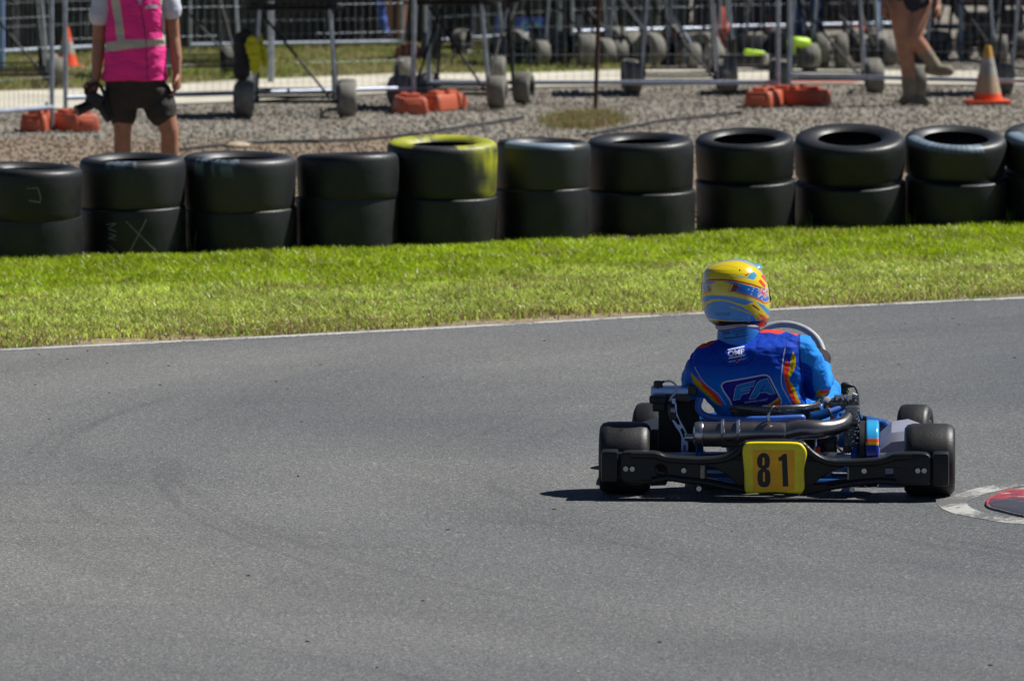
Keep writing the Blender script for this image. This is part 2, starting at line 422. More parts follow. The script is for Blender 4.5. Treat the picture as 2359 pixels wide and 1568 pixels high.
def worn_paint(name, col, wear=.45, scale=60):
    m, nt, b, nd, L = newmat(name); tc = N(nd, 'ShaderNodeTexCoord')
    n = N(nd, 'ShaderNodeTexNoise'); n.inputs['Scale'].default_value = scale; n.inputs['Detail'].default_value = 6; n.inputs['Roughness'].default_value = .75; L.new(tc.outputs['Object'], n.inputs['Vector'])
    n2 = N(nd, 'ShaderNodeTexNoise'); n2.inputs['Scale'].default_value = 3; n2.inputs['Detail'].default_value = 3; L.new(tc.outputs['Object'], n2.inputs['Vector'])
    ad = N(nd, 'ShaderNodeMath', operation='ADD'); L.new(n.outputs[0], ad.inputs[0]); L.new(n2.outputs[0], ad.inputs[1])
    r = ramp(nd, [(wear-.025, (.11, .11, .11)), (wear+.025, col)])
    hf = N(nd, 'ShaderNodeMath', operation='MULTIPLY'); hf.inputs[1].default_value = .5; L.new(ad.outputs[0], hf.inputs[0]); L.new(hf.outputs[0], r.inputs[0])
    L.new(r.outputs[0], b.inputs['Base Color']); b.inputs['Roughness'].default_value = .7
    return m
def ground_material(name, stops, vscale, soil, soil_amt=.5, bump=.9, dist=.02):
    m, nt, b, nd, L = newmat(name); tc = N(nd, 'ShaderNodeTexCoord')
    v = N(nd, 'ShaderNodeTexVoronoi'); v.inputs['Scale'].default_value = vscale; L.new(tc.outputs['Object'], v.inputs['Vector'])
    s = N(nd, 'ShaderNodeSeparateColor'); L.new(v.outputs['Color'], s.inputs[0]); r = ramp(nd, stops); L.new(s.outputs[0], r.inputs[0])
    n = N(nd, 'ShaderNodeTexNoise'); n.inputs['Scale'].default_value = .9; n.inputs['Detail'].default_value = 7; n.inputs['Roughness'].default_value = .65; L.new(tc.outputs['Object'], n.inputs['Vector'])
    rs = ramp(nd, [(.42, (0, 0, 0)), (.58, (1, 1, 1))]); L.new(n.outputs[0], rs.inputs[0])
    mu = N(nd, 'ShaderNodeMath', operation='MULTIPLY'); mu.inputs[1].default_value = soil_amt; L.new(rs.outputs[0], mu.inputs[0])
    mx = N(nd, 'ShaderNodeMix', data_type='RGBA'); L.new(mu.outputs[0], mx.inputs[0]); L.new(r.outputs[0], mx.inputs[6]); mx.inputs[7].default_value = (*soil, 1)
    L.new(mx.outputs[2], b.inputs['Base Color']); b.inputs['Roughness'].default_value = .9
    bp = N(nd, 'ShaderNodeBump'); bp.inputs['Strength'].default_value = bump; bp.inputs['Distance'].default_value = dist
    L.new(v.outputs['Distance'], bp.inputs['Height']); bp.invert = True; L.new(bp.outputs[0], b.inputs['Normal']); return m
M_tarmac = tarmac_material()
M_gravel = ground_material('gravel', [(0, (.07, .068, .060)), (.3, (.15, .145, .125)), (.6, (.21, .20, .17)), (.85, (.31, .285, .23)), (1, (.50, .44, .35))], 55, (.15, .115, .075), .55, .2, .006)
M_soil = ground_material('dry_soil', [(0, (.12, .085, .05)), (.5, (.22, .17, .10)), (1, (.36, .28, .17))], 40, (.10, .12, .03), .7, .6, .01)
M_farlawn = ground_material('far_lawn', [(0, (.10, .11, .03)), (.5, (.20, .20, .07)), (1, (.32, .29, .13))], 22, (.14, .18, .035), .7, .6, .02)
M_path = mat('pale_concrete', (.62, .58, .47), .85, noise=.35, nscale=1.5, bump=.15, bscale=30)

# edge of the tarmac, foot of the tyre wall
EDGE = [(-260, 362), (0, 348.6), (250, 336.5), (500, 323.5), (750, 309.5), (1024, 296.5), (1300, 284)]
FOOT = [(-260, 268), (0, 260), (300, 251), (500, 242), (700, 232), (1024, 227), (1300, 224)]
edge_w = [G(*p) for p in EDGE]; foot_w = [G(*p) for p in FOOT]
ex = [p.x for p in edge_w]; ey = [p.y for p in edge_w]; fx = [p.x for p in foot_w]; fy = [p.y for p in foot_w]
sheet('ground', [(-900, -60), (900, -60), (900, 1600), (-900, 1600)], -.012, M_gravel)
sheet('tarmac', [(-60, -20), (60, -20), (60, 20)] + [(60, edge_w[-1].y+8)] + [(p.x, p.y) for p in reversed(edge_w)] + [(-60, edge_w[0].y-8)], 0.0, M_tarmac)
sheet('verge_soil', [(p.x, p.y) for p in edge_w] + [(p.x, p.y+.5) for p in reversed(foot_w)], -.004, M_soil)
# white edge line on the tarmac
LW = .11; vs = []; fs = []
ew = catmull([(p.x, p.y, 0) for p in edge_w], 150)
for i, p in enumerate(ew):
    j = random.gauss(0, .012)
    vs += [(p.x, p.y-.015+j*.4, .002), (p.x, p.y-.015-LW-j, .002)]
for i in range(len(ew)-1): fs.append((2*i, 2*i+1, 2*i+3, 2*i+2))
wl = MB().add(vs, fs).build('edge_line', worn_paint('worn_white_line', (.43, .43, .42), .46, 40), smooth=False); tag(wl, kind='structure')
# path
up_e = [(-150, 94), (0, 91), (100, 88), (240, 80), (400, 73.5), (520, 73), (700, 67), (850, 70), (1200, 73)]
lo_e = [(-150, 114), (0, 110), (100, 107), (240, 101), (400, 92), (520, 87), (700, 83.5), (850, 83.5), (1200, 86)]
sheet('path', [G(*p)[:2] for p in up_e] + [G(*p)[:2] for p in reversed(lo_e)], .002, M_path)
sheet('far_lawn', [(-14, G(0, 91).y)] + [G(*p)[:2] for p in [(0, 91), (100, 88), (240, 80), (400, 73.5), (520, 73), (640, 69)]] + [G(690, 36)[:2], (2, 90), (-14, 90)], -.003, M_farlawn)
sheet('kerb_inset', [G(*p)[:2] for p in [(675, 80.5), (870, 80.5), (850, 83), (690, 82.6)]], .006, mat('faded_red_paint', (.55, .22, .18), .8, noise=.4))

# grass: real blades
def blades(name, n, sampler, hfun, colfun, w=.0045, lean=.5):
    x, y = sampler(n); n = len(x); h = hfun(x, y)*RNG.uniform(.55, 1.25, n)
    a = RNG.uniform(0, 2*PI, n); l = RNG.uniform(.1, lean, n)*h; la = RNG.uniform(0, 2*PI, n)
    dx, dy = np.cos(a)*w/2*RNG.uniform(.7, 1.5, n), np.sin(a)*w/2
    co = np.zeros((n, 5, 3))
    co[:, 0] = np.c_[x-dx, y-dy, np.zeros(n)-.004]; co[:, 1] = np.c_[x+dx, y+dy, np.zeros(n)-.004]
    mxx, myy = x+np.cos(la)*l*.35, y+np.sin(la)*l*.35
    co[:, 2] = np.c_[mxx+dx*.85, myy+dy*.85, h*.6]; co[:, 3] = np.c_[mxx-dx*.85, myy-dy*.85, h*.6]
    co[:, 4] = np.c_[x+np.cos(la)*l, y+np.sin(la)*l, h]
    me = bpy.data.meshes.new(name); me.vertices.add(n*5); me.vertices.foreach_set('co', co.ravel())
    base = (np.arange(n)*5)[:, None]; q = (base+np.array([0, 1, 2, 3])).ravel(); t = (base+np.array([3, 2, 4])).ravel()
    me.loops.add(n*7); me.loops.foreach_set('vertex_index', np.r_[q, t])
    me.polygons.add(n*2); me.polygons.foreach_set('loop_start', np.r_[np.arange(n)*4, n*4+np.arange(n)*3])
    me.update(calc_edges=True)
    c = colfun(x, y, n); cc = np.ones((n, 5, 4)); cc[:, :, :3] = c[:, None, :]; cc[:, :2, :3] *= .75
    at = me.color_attributes.new('paint', 'FLOAT_COLOR', 'POINT'); at.data.foreach_set('color', cc.ravel())
    me.materials.append(M_grass); o = bpy.data.objects.new(name, me); COL.objects.link(o); return o
def grass_material():
    m = bpy.data.materials.new('grass'); m.use_nodes = True; nt = m.node_tree; nd = nt.nodes; L = nt.links; nd.clear()
    out = nd.new('ShaderNodeOutputMaterial'); a = nd.new('ShaderNodeAttribute'); a.attribute_name = 'paint'
    b = nd.new('ShaderNodeBsdfPrincipled'); b.inputs['Roughness'].default_value = .42; b.inputs['Specular IOR Level'].default_value = .45; L.new(a.outputs[0], b.inputs['Base Color'])
    t = nd.new('ShaderNodeBsdfTranslucent'); L.new(a.outputs[0], t.inputs[0]); mx = nd.new('ShaderNodeMixShader'); mx.inputs[0].default_value = .45
    L.new(b.outputs[0], mx.inputs[1]); L.new(t.outputs[0], mx.inputs[2]); L.new(mx.outputs[0], out.inputs[0]); return m
M_grass = grass_material()
from mathutils import noise as mnoise
def nz(x, y, s):   # cheap smooth 2-d noise in [0,1]
    v = np.zeros(len(x))
    for k, (fa, fb, ph, am) in enumerate([(1, .7, .3, 1), (-.8, 1.3, 1.7, .8), (2.1, -1.1, 4.1, .6), (1.4, 2.6, 2.2, .5), (-3.1, 1.9, 5.3, .4), (4.3, 3.7, .9, .3)]):
        v += am*np.sin((x*fa+y*fb)*s+ph+1.3*np.sin((x*fb-y*fa)*s*.7+ph*2))
    return np.clip(.5+v/5, 0, 1)
def strip_sampler(n):
    x = RNG.uniform(-4.7, 4.7, n); y = RNG.uniform(27, 44, n)
    e = np.interp(x, ex, ey); f = np.interp(x, fx, fy)
    k = (y > e-.02) & (y < f-.16); return x[k], y[k]
def tpos(x, y):
    e = np.interp(x, ex, ey); f = np.interp(x, fx, fy); return (y-e)/(f-e)
def keep_verge(x, y):
    t = tpos(x, y)*7.5; bare = nz(x, y*1.5, 2.2); return t > (bare*.62-.05+RNG.normal(0, .12, len(x)))
def samp(n):
    x, y = strip_sampler(n); k = keep_verge(x, y); return x[k], y[k]
def gh(x, y):
    t = tpos(x, y); return np.where(t > .5, .046, .034) * (.75+.5*nz(x, y, 3)) * np.clip(.45+t*6, .45, 1)
def gcol(x, y, n):
    t = tpos(x, y)[:, None]; r = RNG.uniform(0, 1, (n, 1)); q = nz(x, y, 1.6)[:, None]
    lush = np.array([.19, .32, .008])*(1-r)+np.array([.44, .53, .015])*r
    pale = np.array([.27, .42, .03])*(1-r)+np.array([.60, .66, .16])*r
    mixw = np.clip((t-.47+.10*(q-.5))/.10, 0, 1); c = pale*(1-mixw)+lush*mixw
    dry = np.array([.42, .33, .15]); dw = (RNG.uniform(0, 1, (n, 1)) < (.06+.35*np.clip(nz(x, y*1.3, 3.1)[:, None]-.66, 0, 1)*3+.55*np.exp(-t*9)+.10*(1-mixw)))*1.0
    c = c*(.86+.52*nz(x, y*.6, 6)[:, None])*(.95+.24*nz(x+3, y, 1.1)[:, None])
    return c*(1-dw)+dry*dw*RNG.uniform(.6, 1.1, (n, 1))
gr = blades('grass', 720000, samp, gh, gcol, w=.0075, lean=1.1); tag(gr, 'bright green mown grass strip between tarmac and tyre wall', 'grass', kind='stuff')
# longer weeds against the tyre wall
def weed_s(n):
    x = RNG.normal(0, 1, n); px = RNG.choice([700, 726, 748, 800, 812, 905, 960, 1003, 1008, 1018, 560, 250, 182, 610, 640, 880], n)+RNG.normal(0, 5, n)
    xs = np.array([G(p, np.interp(p, [q[0] for q in FOOT], [q[1] for q in FOOT])).x for p in px]); ys = np.interp(xs, fx, fy)-.03+RNG.normal(0, .03, n); return xs, ys
wd = blades('tall_grass', 330, weed_s, lambda x, y: .13+0*x, lambda x, y, n: np.array([.16, .25, .02])*RNG.uniform(.6, 1.5, (n, 1)), w=.005, lean=.45)
tag(wd, 'taller grass blades growing up against the tyre wall', 'grass', kind='stuff')
def far_s(n):
    x = RNG.uniform(-7, 3, n); y = RNG.uniform(59, 74, n); px = 512+x/y*F; py = -192+F*CH/y+.5
    k = (py < np.interp(px, [p[0] for p in up_e], [p[1] for p in up_e])-.5) & (px < 660); return x[k], y[k]
fg = blades('far_grass', 60000, far_s, lambda x, y: .05+0*x, lambda x, y, n: np.where(nz(x, y*2, 1.3)[:, None] > .52, np.array([.26, .31, .06]), np.array([.40, .34, .17]))*RNG.uniform(.6, 1.2, (n, 1)), w=.012)
tag(fg, 'dry yellow green grass beyond the pale path', 'grass', kind='stuff')
def tuft_s(n):
    u = RNG.normal(0, 1, n); v = RNG.normal(0, 1, n); p = G(583, 121); return p.x+u*.14-.0, p.y+v*.55+u*.1
tf = blades('weed_tuft', 5200, tuft_s, lambda x, y: .05+.03*nz(x, y, 6), lambda x, y, n: np.where(RNG.uniform(0, 1, (n, 1)) < .45, np.array([.20, .24, .05]), np.array([.36, .24, .13]))*RNG.uniform(.6, 1.1, (n, 1)), w=.006, lean=.9)
tag(tf, 'low patch of brown and green weeds at the rusty post', 'weeds', kind='stuff')

def DIRT_Y(x): return 51.8+1.6*nz(x*1.3, x*0+2, 1.7)-np.clip(x-.3, 0, 4)*.75
# loose stones over the gravel
def stones(name, n, xr, yr, smin, smax, label):
    bm = bmesh.new(); bmesh.ops.create_icosphere(bm, subdivisions=1, radius=1); bv = np.array([v.co[:] for v in bm.verts]); bm.verts.index_update(); bf = np.array([[v.index for v in f.verts] for f in bm.faces]); bm.free()
    x = RNG.uniform(*xr, n); y = RNG.uniform(*yr, n); k = y > np.interp(x, fx, fy)+.75
    px = 512+x/y*F; py = -192+F*CH/y
    k &= (py > np.interp(px, [p[0] for p in lo_e], [p[1] for p in lo_e])+1.2) | ((px > 640) & (py < np.interp(px, [p[0] for p in up_e], [p[1] for p in up_e])-1.5))
    x, y = x[k], y[k]; n = len(x)
    s = RNG.uniform(smin, smax, (n, 1, 1))*RNG.uniform(.55, 1.2, (n, 1, 3)); s[:, :, 2] *= .65
    c = bv[None]*s*(1+RNG.uniform(-.25, .25, (n, len(bv), 1))); a = RNG.uniform(0, 6.28, n); ca, sa = np.cos(a)[:, None], np.sin(a)[:, None]
    X = c[:, :, 0]*ca-c[:, :, 1]*sa+x[:, None]; Y = c[:, :, 0]*sa+c[:, :, 1]*ca+y[:, None]; co = np.stack([X, Y, c[:, :, 2]], -1)
    fa = (bf[None]+(np.arange(n)*len(bv))[:, None, None]).reshape(-1, 3)
    me = bpy.data.meshes.new(name); me.vertices.add(n*len(bv)); me.vertices.foreach_set('co', co.ravel()); me.loops.add(fa.size); me.loops.foreach_set('vertex_index', fa.ravel())
    me.polygons.add(len(fa)); me.polygons.foreach_set('loop_start', np.arange(len(fa))*3); me.update(calc_edges=True)
    pal = np.array([(.17, .165, .145), (.26, .24, .19), (.09, .088, .08), (.50, .44, .36), (.26, .17, .10), (.13, .13, .12)]); ci = pal[RNG.integers(0, len(pal), n)]*RNG.uniform(.6, 1.1, (n, 1)); dz_ = np.clip((DIRT_Y(x)+1.2*(nz(x*2, y*.4, 1.7)-.5)-y)/1.1, 0, 1); ci = ci*(1-dz_[:, None]*np.array([.22, .40, .58]))
    cc = np.ones((n, len(bv), 4)); cc[:, :, :3] = ci[:, None]; at = me.color_attributes.new('paint', 'FLOAT_COLOR', 'POINT'); at.data.foreach_set('color', cc.ravel())
    me.materials.append(M_matt); o = bpy.data.objects.new(name, me); COL.objects.link(o); tag(o, label, 'gravel', kind='stuff')
stones('gravel_stones', 70000, (-5.5, 5.5), (38, 76), .006, .017, 'loose grey and tan stones strewn behind the tyre wall')
M_dirt = ground_material('bare_dirt', [(0, (.085, .062, .042)), (.5, (.17, .125, .085)), (.85, (.26, .20, .14)), (1, (.42, .35, .27))], 55, (.20, .15, .09), .7, .2, .006)
pa = []; pb = []
for i in range(60):
    x = -5.2+i*.145; y0 = np.interp(x, fx, fy)+.3
    pa.append((x, y0)); pb.append((x, float(DIRT_Y(np.array([x]))[0])+.3*math.sin(i*2.3)))
sheet('dirt_strip', pa+pb[::-1], -.006, M_dirt)
def cable(pts, lab):
    q_ = catmull([G(*p)+Vector((0, 0, .008)) for p in pts], 8); q_ = [p+Vector((random.gauss(0, .006), random.gauss(0, .02), 0)) for p in q_]
    tag(MB().tube(q_, .013, 8).build('rubber_hose', M_ink), lab, 'hose')
cable([(175, 151), (250, 143.5), (355, 140.5), (420, 134), (450, 129.5), (525, 118)], 'long dark hose lying across the gravel behind the yellow tyre')
cable([(583, 136), (622, 129), (660, 122), (705, 117), (742, 113)], 'dark hose on the gravel leading to the sunlit fence foot')
rk = MB(); rk.ball((0, 0, 0), (.10, .16, .025), 14, 8); ro = rk.build('flat_stone', mat('pale_stone', (.50, .40, .28), .9, noise=.4, nscale=30, bump=.5, bscale=30)); ro.location = G(238, 146)+Vector((0, 0, .01)); tag(ro, 'pale flat stone on the dirt behind the third tyre stack', 'stone')
# crumbs of rubber on the track
bmk = MB()
for i in range(50):
    px, py = random.uniform(0, 1024), random.choice([random.uniform(300, 400), random.uniform(330, 680)]);
    if py < np.interp(px, [p[0] for p in EDGE], [p[1] for p in EDGE])+4: continue
    p = G(px, py); r = random.uniform(.0010, .0022); a = random.uniform(-.6, .6); l = random.uniform(.003, .009)
    bmk.tube([p+Vector((-l*math.cos(a), -l*math.sin(a), r)), p+Vector((0, .002, r*1.6)), p+Vector((l*math.cos(a), l*math.sin(a), r))], r, 5)
tag(bmk.build('rubber_crumbs', M_ink), 'small dark crumbs of tyre rubber scattered on the tarmac', 'rubber crumbs', kind='stuff')

# painted ring and apex disc at lower right
def ringpts(z, mx, rows):
    return [G(*p)[:2] for p in rows]
cz = crop(0, 0, 1)
def a1(x, y): return ((3700+x/5.2273)/4, (1850+y/5.2273)/4)
outer = [a1(*p) for p in [(260, 840), (450, 740), (700, 640), (1000, 545), (1300, 480), (1650, 420), (2070, 370), (2700, 330), (3400, 330), (4200, 420), (4700, 640), (4800, 860), (4500, 1080), (3900, 1260), (3200, 1350), (2500, 1340), (2070, 1290), (1700, 1260), (1300, 1190), (900, 1120), (600, 1060), (380, 970), (280, 900)]]
inner = [a1(*p) for p in [(880, 830), (980, 770), (1150, 690), (1400, 610), (1700, 545), (2070, 480), (2700, 430), (3400, 430), (4000, 530), (4350, 720), (4380, 880), (4150, 1050), (3650, 1180), (3100, 1230), (2500, 1200), (2070, 1160), (1700, 1130), (1400, 1080), (1150, 1020), (980, 950), (900, 890)]]
def shape_ring(name, outs, ins, z, m):
    loops = [[Vector((*G(*p)[:2], 0)) for p in outs]] + ([[Vector((*G(*p)[:2], 0)) for p in reversed(ins)]] if ins else [])
    tr = tessellate_polygon(loops); vs = [(v.x, v.y, z) for l in loops for v in l]
    return MB().add(vs, [tuple(t) for t in tr]).build(name, m, smooth=False)
tag(shape_ring('painted_ring', outer, inner, .0015, worn_paint('worn_white_ring', (.40, .40, .37), .518, 38)), kind='structure')
# low domed apex marker: red rim, white lip
disc_out = [(1300, 860), (1340, 780), (1500, 690), (1700, 615), (2070, 540), (2600, 500), (3300, 520), (3900, 640), (4050, 820), (3800, 980), (3300, 1090), (2700, 1180), (2350, 1180), (2070, 1130), (1850, 1085), (1600, 1020), (1400, 970), (1310, 910)]
dp = [G(*a1(*p)) for p in disc_out]; dcen = sum(dp, Vector())/len(dp)
am = MB(); n = len(dp); vsd = []; fsd = []
levels = [(1.0, 0), (.995, .006), (.93, .010), (.8, .013), (.55, .015), (.25, .016)]
sm = catmull(dp, 6, True); n = len(sm)
for s_, z_ in levels:
    for p in sm: q = dcen+(p-dcen)*s_; vsd.append((q.x, q.y, z_))
for j in range(len(levels)-1):
    for k in range(n): a = j*n+k; b = j*n+(k+1) % n; fsd.append((a, b, b+n, a+n))
fsd.append(tuple((len(levels)-1)*n+k for k in range(n)))
APY = dcen.y
def apex_mat():
    m, nt, b, nd, L = newmat('scuffed_red_disc'); tc = N(nd, 'ShaderNodeTexCoord'); g = N(nd, 'ShaderNodeNewGeometry'); sp = N(nd, 'ShaderNodeSeparateXYZ'); L.new(tc.outputs['Object'], sp.inputs[0])
    mp = N(nd, 'ShaderNodeMapping'); mp.inputs['Scale'].default_value = (5, 9, 1); mp.inputs['Rotation'].default_value = (0, 0, -.5); L.new(tc.outputs['Object'], mp.inputs[0])
    n = N(nd, 'ShaderNodeTexNoise'); n.inputs['Scale'].default_value = 1.6; n.inputs['Detail'].default_value = 6; n.inputs['Distortion'].default_value = 1; L.new(mp.outputs[0], n.inputs['Vector'])
    r = ramp(nd, [(.40, (.045, .05, .055)), (.50, (.10, .05, .06)), (.545, (.30, .035, .05)), (.66, (.42, .045, .05)), (.70, (.50, .45, .36))]); 
    gy = N(nd, 'ShaderNodeMath', operation='MULTIPLY_ADD'); gy.inputs[1].default_value = .5; gy.inputs[2].default_value = -.5*APY; L.new(sp.outputs[1], gy.inputs[0])
    cl_ = N(nd, 'ShaderNodeClamp'); cl_.inputs[1].default_value = -.25; cl_.inputs[2].default_value = .15; L.new(gy.outputs[0], cl_.inputs[0])
    ad_ = N(nd, 'ShaderNodeMath', operation='ADD'); L.new(n.outputs[0], ad_.inputs[0]); L.new(cl_.outputs[0], ad_.inputs[1]); L.new(ad_.outputs[0], r.inputs[0])
    n.inputs['Lacunarity'].default_value = 2.2
    L.new(r.outputs[0], b.inputs['Base Color']); b.inputs['Roughness'].default_value = .4; return m
ao = am.add(vsd, fsd).build('apex_marker', apex_mat(), auto=80); tag(ao, 'low scuffed red apex disc inside the worn white ring', 'apex marker')
rimp = [p for p in sm]
def lip(seg, name, m, lab):
    t = MB().tube([(p.x, p.y, .003) for p in seg], .007, 8); o = t.build(name, m, ao); tag(o, lab)
i0 = 0
lip(sm[n-30:]+sm[:22], 'rim_strip', mat('red_rim', (.42, .035, .04), .5, noise=.4, nscale=20), 'red rim segment'); lip(sm[n-50:n-5], 'rim_strip', mat('white_rim', (.42, .44, .48), .5, noise=.4, nscale=20), 'white rim segment')

# ------------------------------------------------------------------ tyre wall
def tyre_profile(R, h, hole, asym=0.0, st=.034, sb=.012):
    t = .012; H = h/2; sh = st
    out = [(hole, H*.80), (hole+.018, H*.93), (hole+(R-hole)*.45, H*1.0), (R-sh*1.2, H*.995), (R-sh*.55, H-.008*sh/.034), (R-sh*.16, H-.022*sh/.034), (R, H-.045*sh/.034)]
    mid = [(R*1.004, H*.3), (R*(1.0-asym*.4), -H*.2), (R*(1-asym*.8), -H*.65), (R*(1-asym)-sb*.3, -H*.93), (R*(1-asym)-sb*.8, -H*.985), (R*(1-asym)-sb*1.4, -H), (hole+.03, -H*.95), (hole, -H*.82)]
    inn = [(hole+.01, -H*.76), (R*(1-asym)-.07, -H*.8), (R-.035, -H*.4), (R-.03, 0), (R-.035, H*.4), (R-.07, H*.8), (hole+.012, H*.74)]
    return out+mid+inn
ordn = ['first', 'second', 'third', 'fourth', 'fifth', 'sixth', 'seventh', 'eighth', 'ninth', 'tenth', 'eleventh']
#  x0, x1, yrim(front top edge), ysplit, ybase, tilt, hole
ST = [(-62, 187, 393, 508, 598, 2, .19), (187, 427, 374, 485, 586, 3, .205), (425, 683, 370, 489, 580, 2.5, .21), (683, 915, 357, 458, 573, -1.5, .20), (892, 1143, 340, 460, 565, 4.5, .20),
      (1143, 1357, 332, 440, 555, 1.5, .19), (1357, 1600, 335, 447, 545, 5, .185), (1605, 1830, 335, 425, 532, 9, .195), (1833, 2084, 342, 433, 526, 12, .20), (2085, 2317, 338, 422, 522, 11, .205), (2310, 2560, 332, 410, 520, 11, .20)]
tdesc = ['with a small chalk square', 'scuffed, below the marshal', 'with a flat rim and pale scuffs', 'plain without visible hole', 'splashed with bright yellow paint', 'with a pale blue rim edge', 'with a half open tilted rim', 'narrow with tilted open rim', 'wide and tilted showing its hole', 'with pale blue lettered band', 'cut by the picture edge']
lower_desc = ['plain and dusty', 'chalked with large X and letters', 'with diagonal patch of sunlight', 'plain black', 'under the yellow splashed one', 'black with curved sunlit edge', 'plain black with sunlit corner', 'deep in shade', 'with a greyish scuffed face', 'deep in shade', 'mostly out of the picture']
for i, (x0, x1, yr, ysp, yb, tilt, hole) in enumerate(ST):
    xc = (x0+x1)/2*D; base = G(xc, yb*D+3.5)
    s = F/base.y
    R = (x1-x0)*D/2/s; cy = base.y + R
    s2 = F/cy
    R = (x1-x0)*D/2/s2; cen = P(xc, yb*D, cy)
    def zat(y, Y=cy-R): return P(xc, y*D, Y).z
    zb = 0.0; zs = zat(ysp); zt = zat(yr)
    for lv in (0, 1):
        h = (zs-zb+.03) if lv == 0 else (zt-zs)+.016
        tl = tilt*.55 if lv == 0 else tilt
        z0 = (zb-.02 + h/2) if lv == 0 else (zs + h/2)
        if lv == 1: z0 += math.sin(math.radians(tl))*R*.92-.012
        else: z0 += math.sin(math.radians(tl))*R*.4-.0
        RR = R*(1.015 if lv else 1.018)
        mb = MB().lathe(tyre_profile(RR, h, min(hole, RR-.09), .012 if lv else .004, .034 if lv else .012), 112)
        o = mb.build('racing_slick', M_wallrub, auto=60)
        o.location = (cen.x+random.uniform(-.012, .012)*lv, cy+random.uniform(-.015, .015), z0)
        o.rotation_euler = (math.radians(tl), math.radians(random.uniform(-2.2, 2.2)), 0)
        o.rotation_euler[2] = 0
        nm = ordn[i]
        tag(o, ('upper' if lv else 'lower')+' tyre of the '+nm+' stack from the left, '+(tdesc if lv else lower_desc)[i], 'tyre', 'slick tyres stacked two high as a barrier')
        co, no = coords(o)
        if i == 4 and lv == 1:
            M = mat('yellow_splashed_rubber', rough=.55, spec=.6, attr=True, noise=.3, nscale=9, bump=.2, bscale=70); o.data.materials[0] = M
            ang = np.degrees(np.arctan2(co[:, 1], co[:, 0])); q = nz(co[:, 0]*9, co[:, 2]*9, 1.3)
            col = np.tile(np.array([.009, .011, .013]), (len(co), 1)); yl = np.array([.40, .42, .012])
            rr = np.hypot(co[:, 0], co[:, 1])
            fine = nz(co[:, 0]*40, co[:, 2]*40, 1.1); w = np.clip((ang+58+q*18-9+(co[:, 2]/h)*22)/22, 0, 1)*(ang < 45)*(ang > -75)*np.clip((co[:, 2]/h+.46+(q-.5)*.5)/.35, 0, 1)*np.clip(.15+fine*1.35, 0, 1)
            top = (co[:, 2] > h*.44)*np.clip(2.0*q-.1, 0, 1)*((ang > -72) | (ang < -125) | (ang > 90)); top2 = (co[:, 2] > h*.36)*(ang > 110)*np.clip(2*fine, 0, 1)
            w = np.clip(np.maximum(np.maximum(w, top), top2*.9), 0, 1)[:, None]; setpaint(o, col*(1-w)+yl*w)
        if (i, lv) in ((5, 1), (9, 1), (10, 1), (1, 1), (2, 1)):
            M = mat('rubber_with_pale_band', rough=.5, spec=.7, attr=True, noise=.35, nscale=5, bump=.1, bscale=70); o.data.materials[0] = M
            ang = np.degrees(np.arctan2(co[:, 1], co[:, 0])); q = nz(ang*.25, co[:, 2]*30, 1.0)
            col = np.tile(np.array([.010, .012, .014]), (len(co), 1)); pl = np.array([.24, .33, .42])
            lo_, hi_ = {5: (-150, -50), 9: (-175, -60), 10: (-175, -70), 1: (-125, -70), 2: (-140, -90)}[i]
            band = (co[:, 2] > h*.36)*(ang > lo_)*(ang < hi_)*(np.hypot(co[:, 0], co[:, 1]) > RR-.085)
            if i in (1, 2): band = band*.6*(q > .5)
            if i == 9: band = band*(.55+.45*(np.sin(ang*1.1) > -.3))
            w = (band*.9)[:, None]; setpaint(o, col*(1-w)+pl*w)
        # chalk marks as thin shapes on the tread
        def chalk(strokes, wdt=.008):
            bvh = BVHTree.FromPolygons([v[:] for v in co], [p.vertices[:] for p in o.data.polygons])
            mbc = MB()
            for st in strokes:
                st = [Vector((a, b, 0)) for a, b in st]; dense = []
                for a, b in zip(st[:-1], st[1:]):
                    for k in range(8): dense.append(a.lerp(b, k/8))
                dense.append(st[-1]); vs_, fs_ = stroke([d[:2] for d in dense], wdt); out = []
                for x_, z_ in vs_:
                    hit = bvh.ray_cast(Vector((x_, -1, z_)), Vector((0, 1, 0)))[0]
                    out.append((x_, (hit.y if hit else -RR)-.0025, z_))
                mbc.add(out, fs_)
            c = mbc.build('chalk_mark', mat('chalk', (.26, .30, .31), .9, noise=.7, nscale=60, col2=(.05, .05, .05)), o, smooth=False)
        if i == 1 and lv == 0:
            chalk([[(-.02, .09), (.15, -.09)], [(.10, .10), (-.02, -.12)]], .007)
            chalk([[(-.14, .07), (-.08, .08), (-.13, .045), (-.08, .03)], [(-.13, .02), (-.08, .005), (-.13, -.01), (-.08, -.02)], [(-.13, -.05), (-.08, -.09), (-.14, -.08)]], .006)
        if i == 0 and lv == 1:
            chalk([[(.02, .05), (.08, .055), (.10, .0), (.095, -.03), (.03, -.02)]], .006)

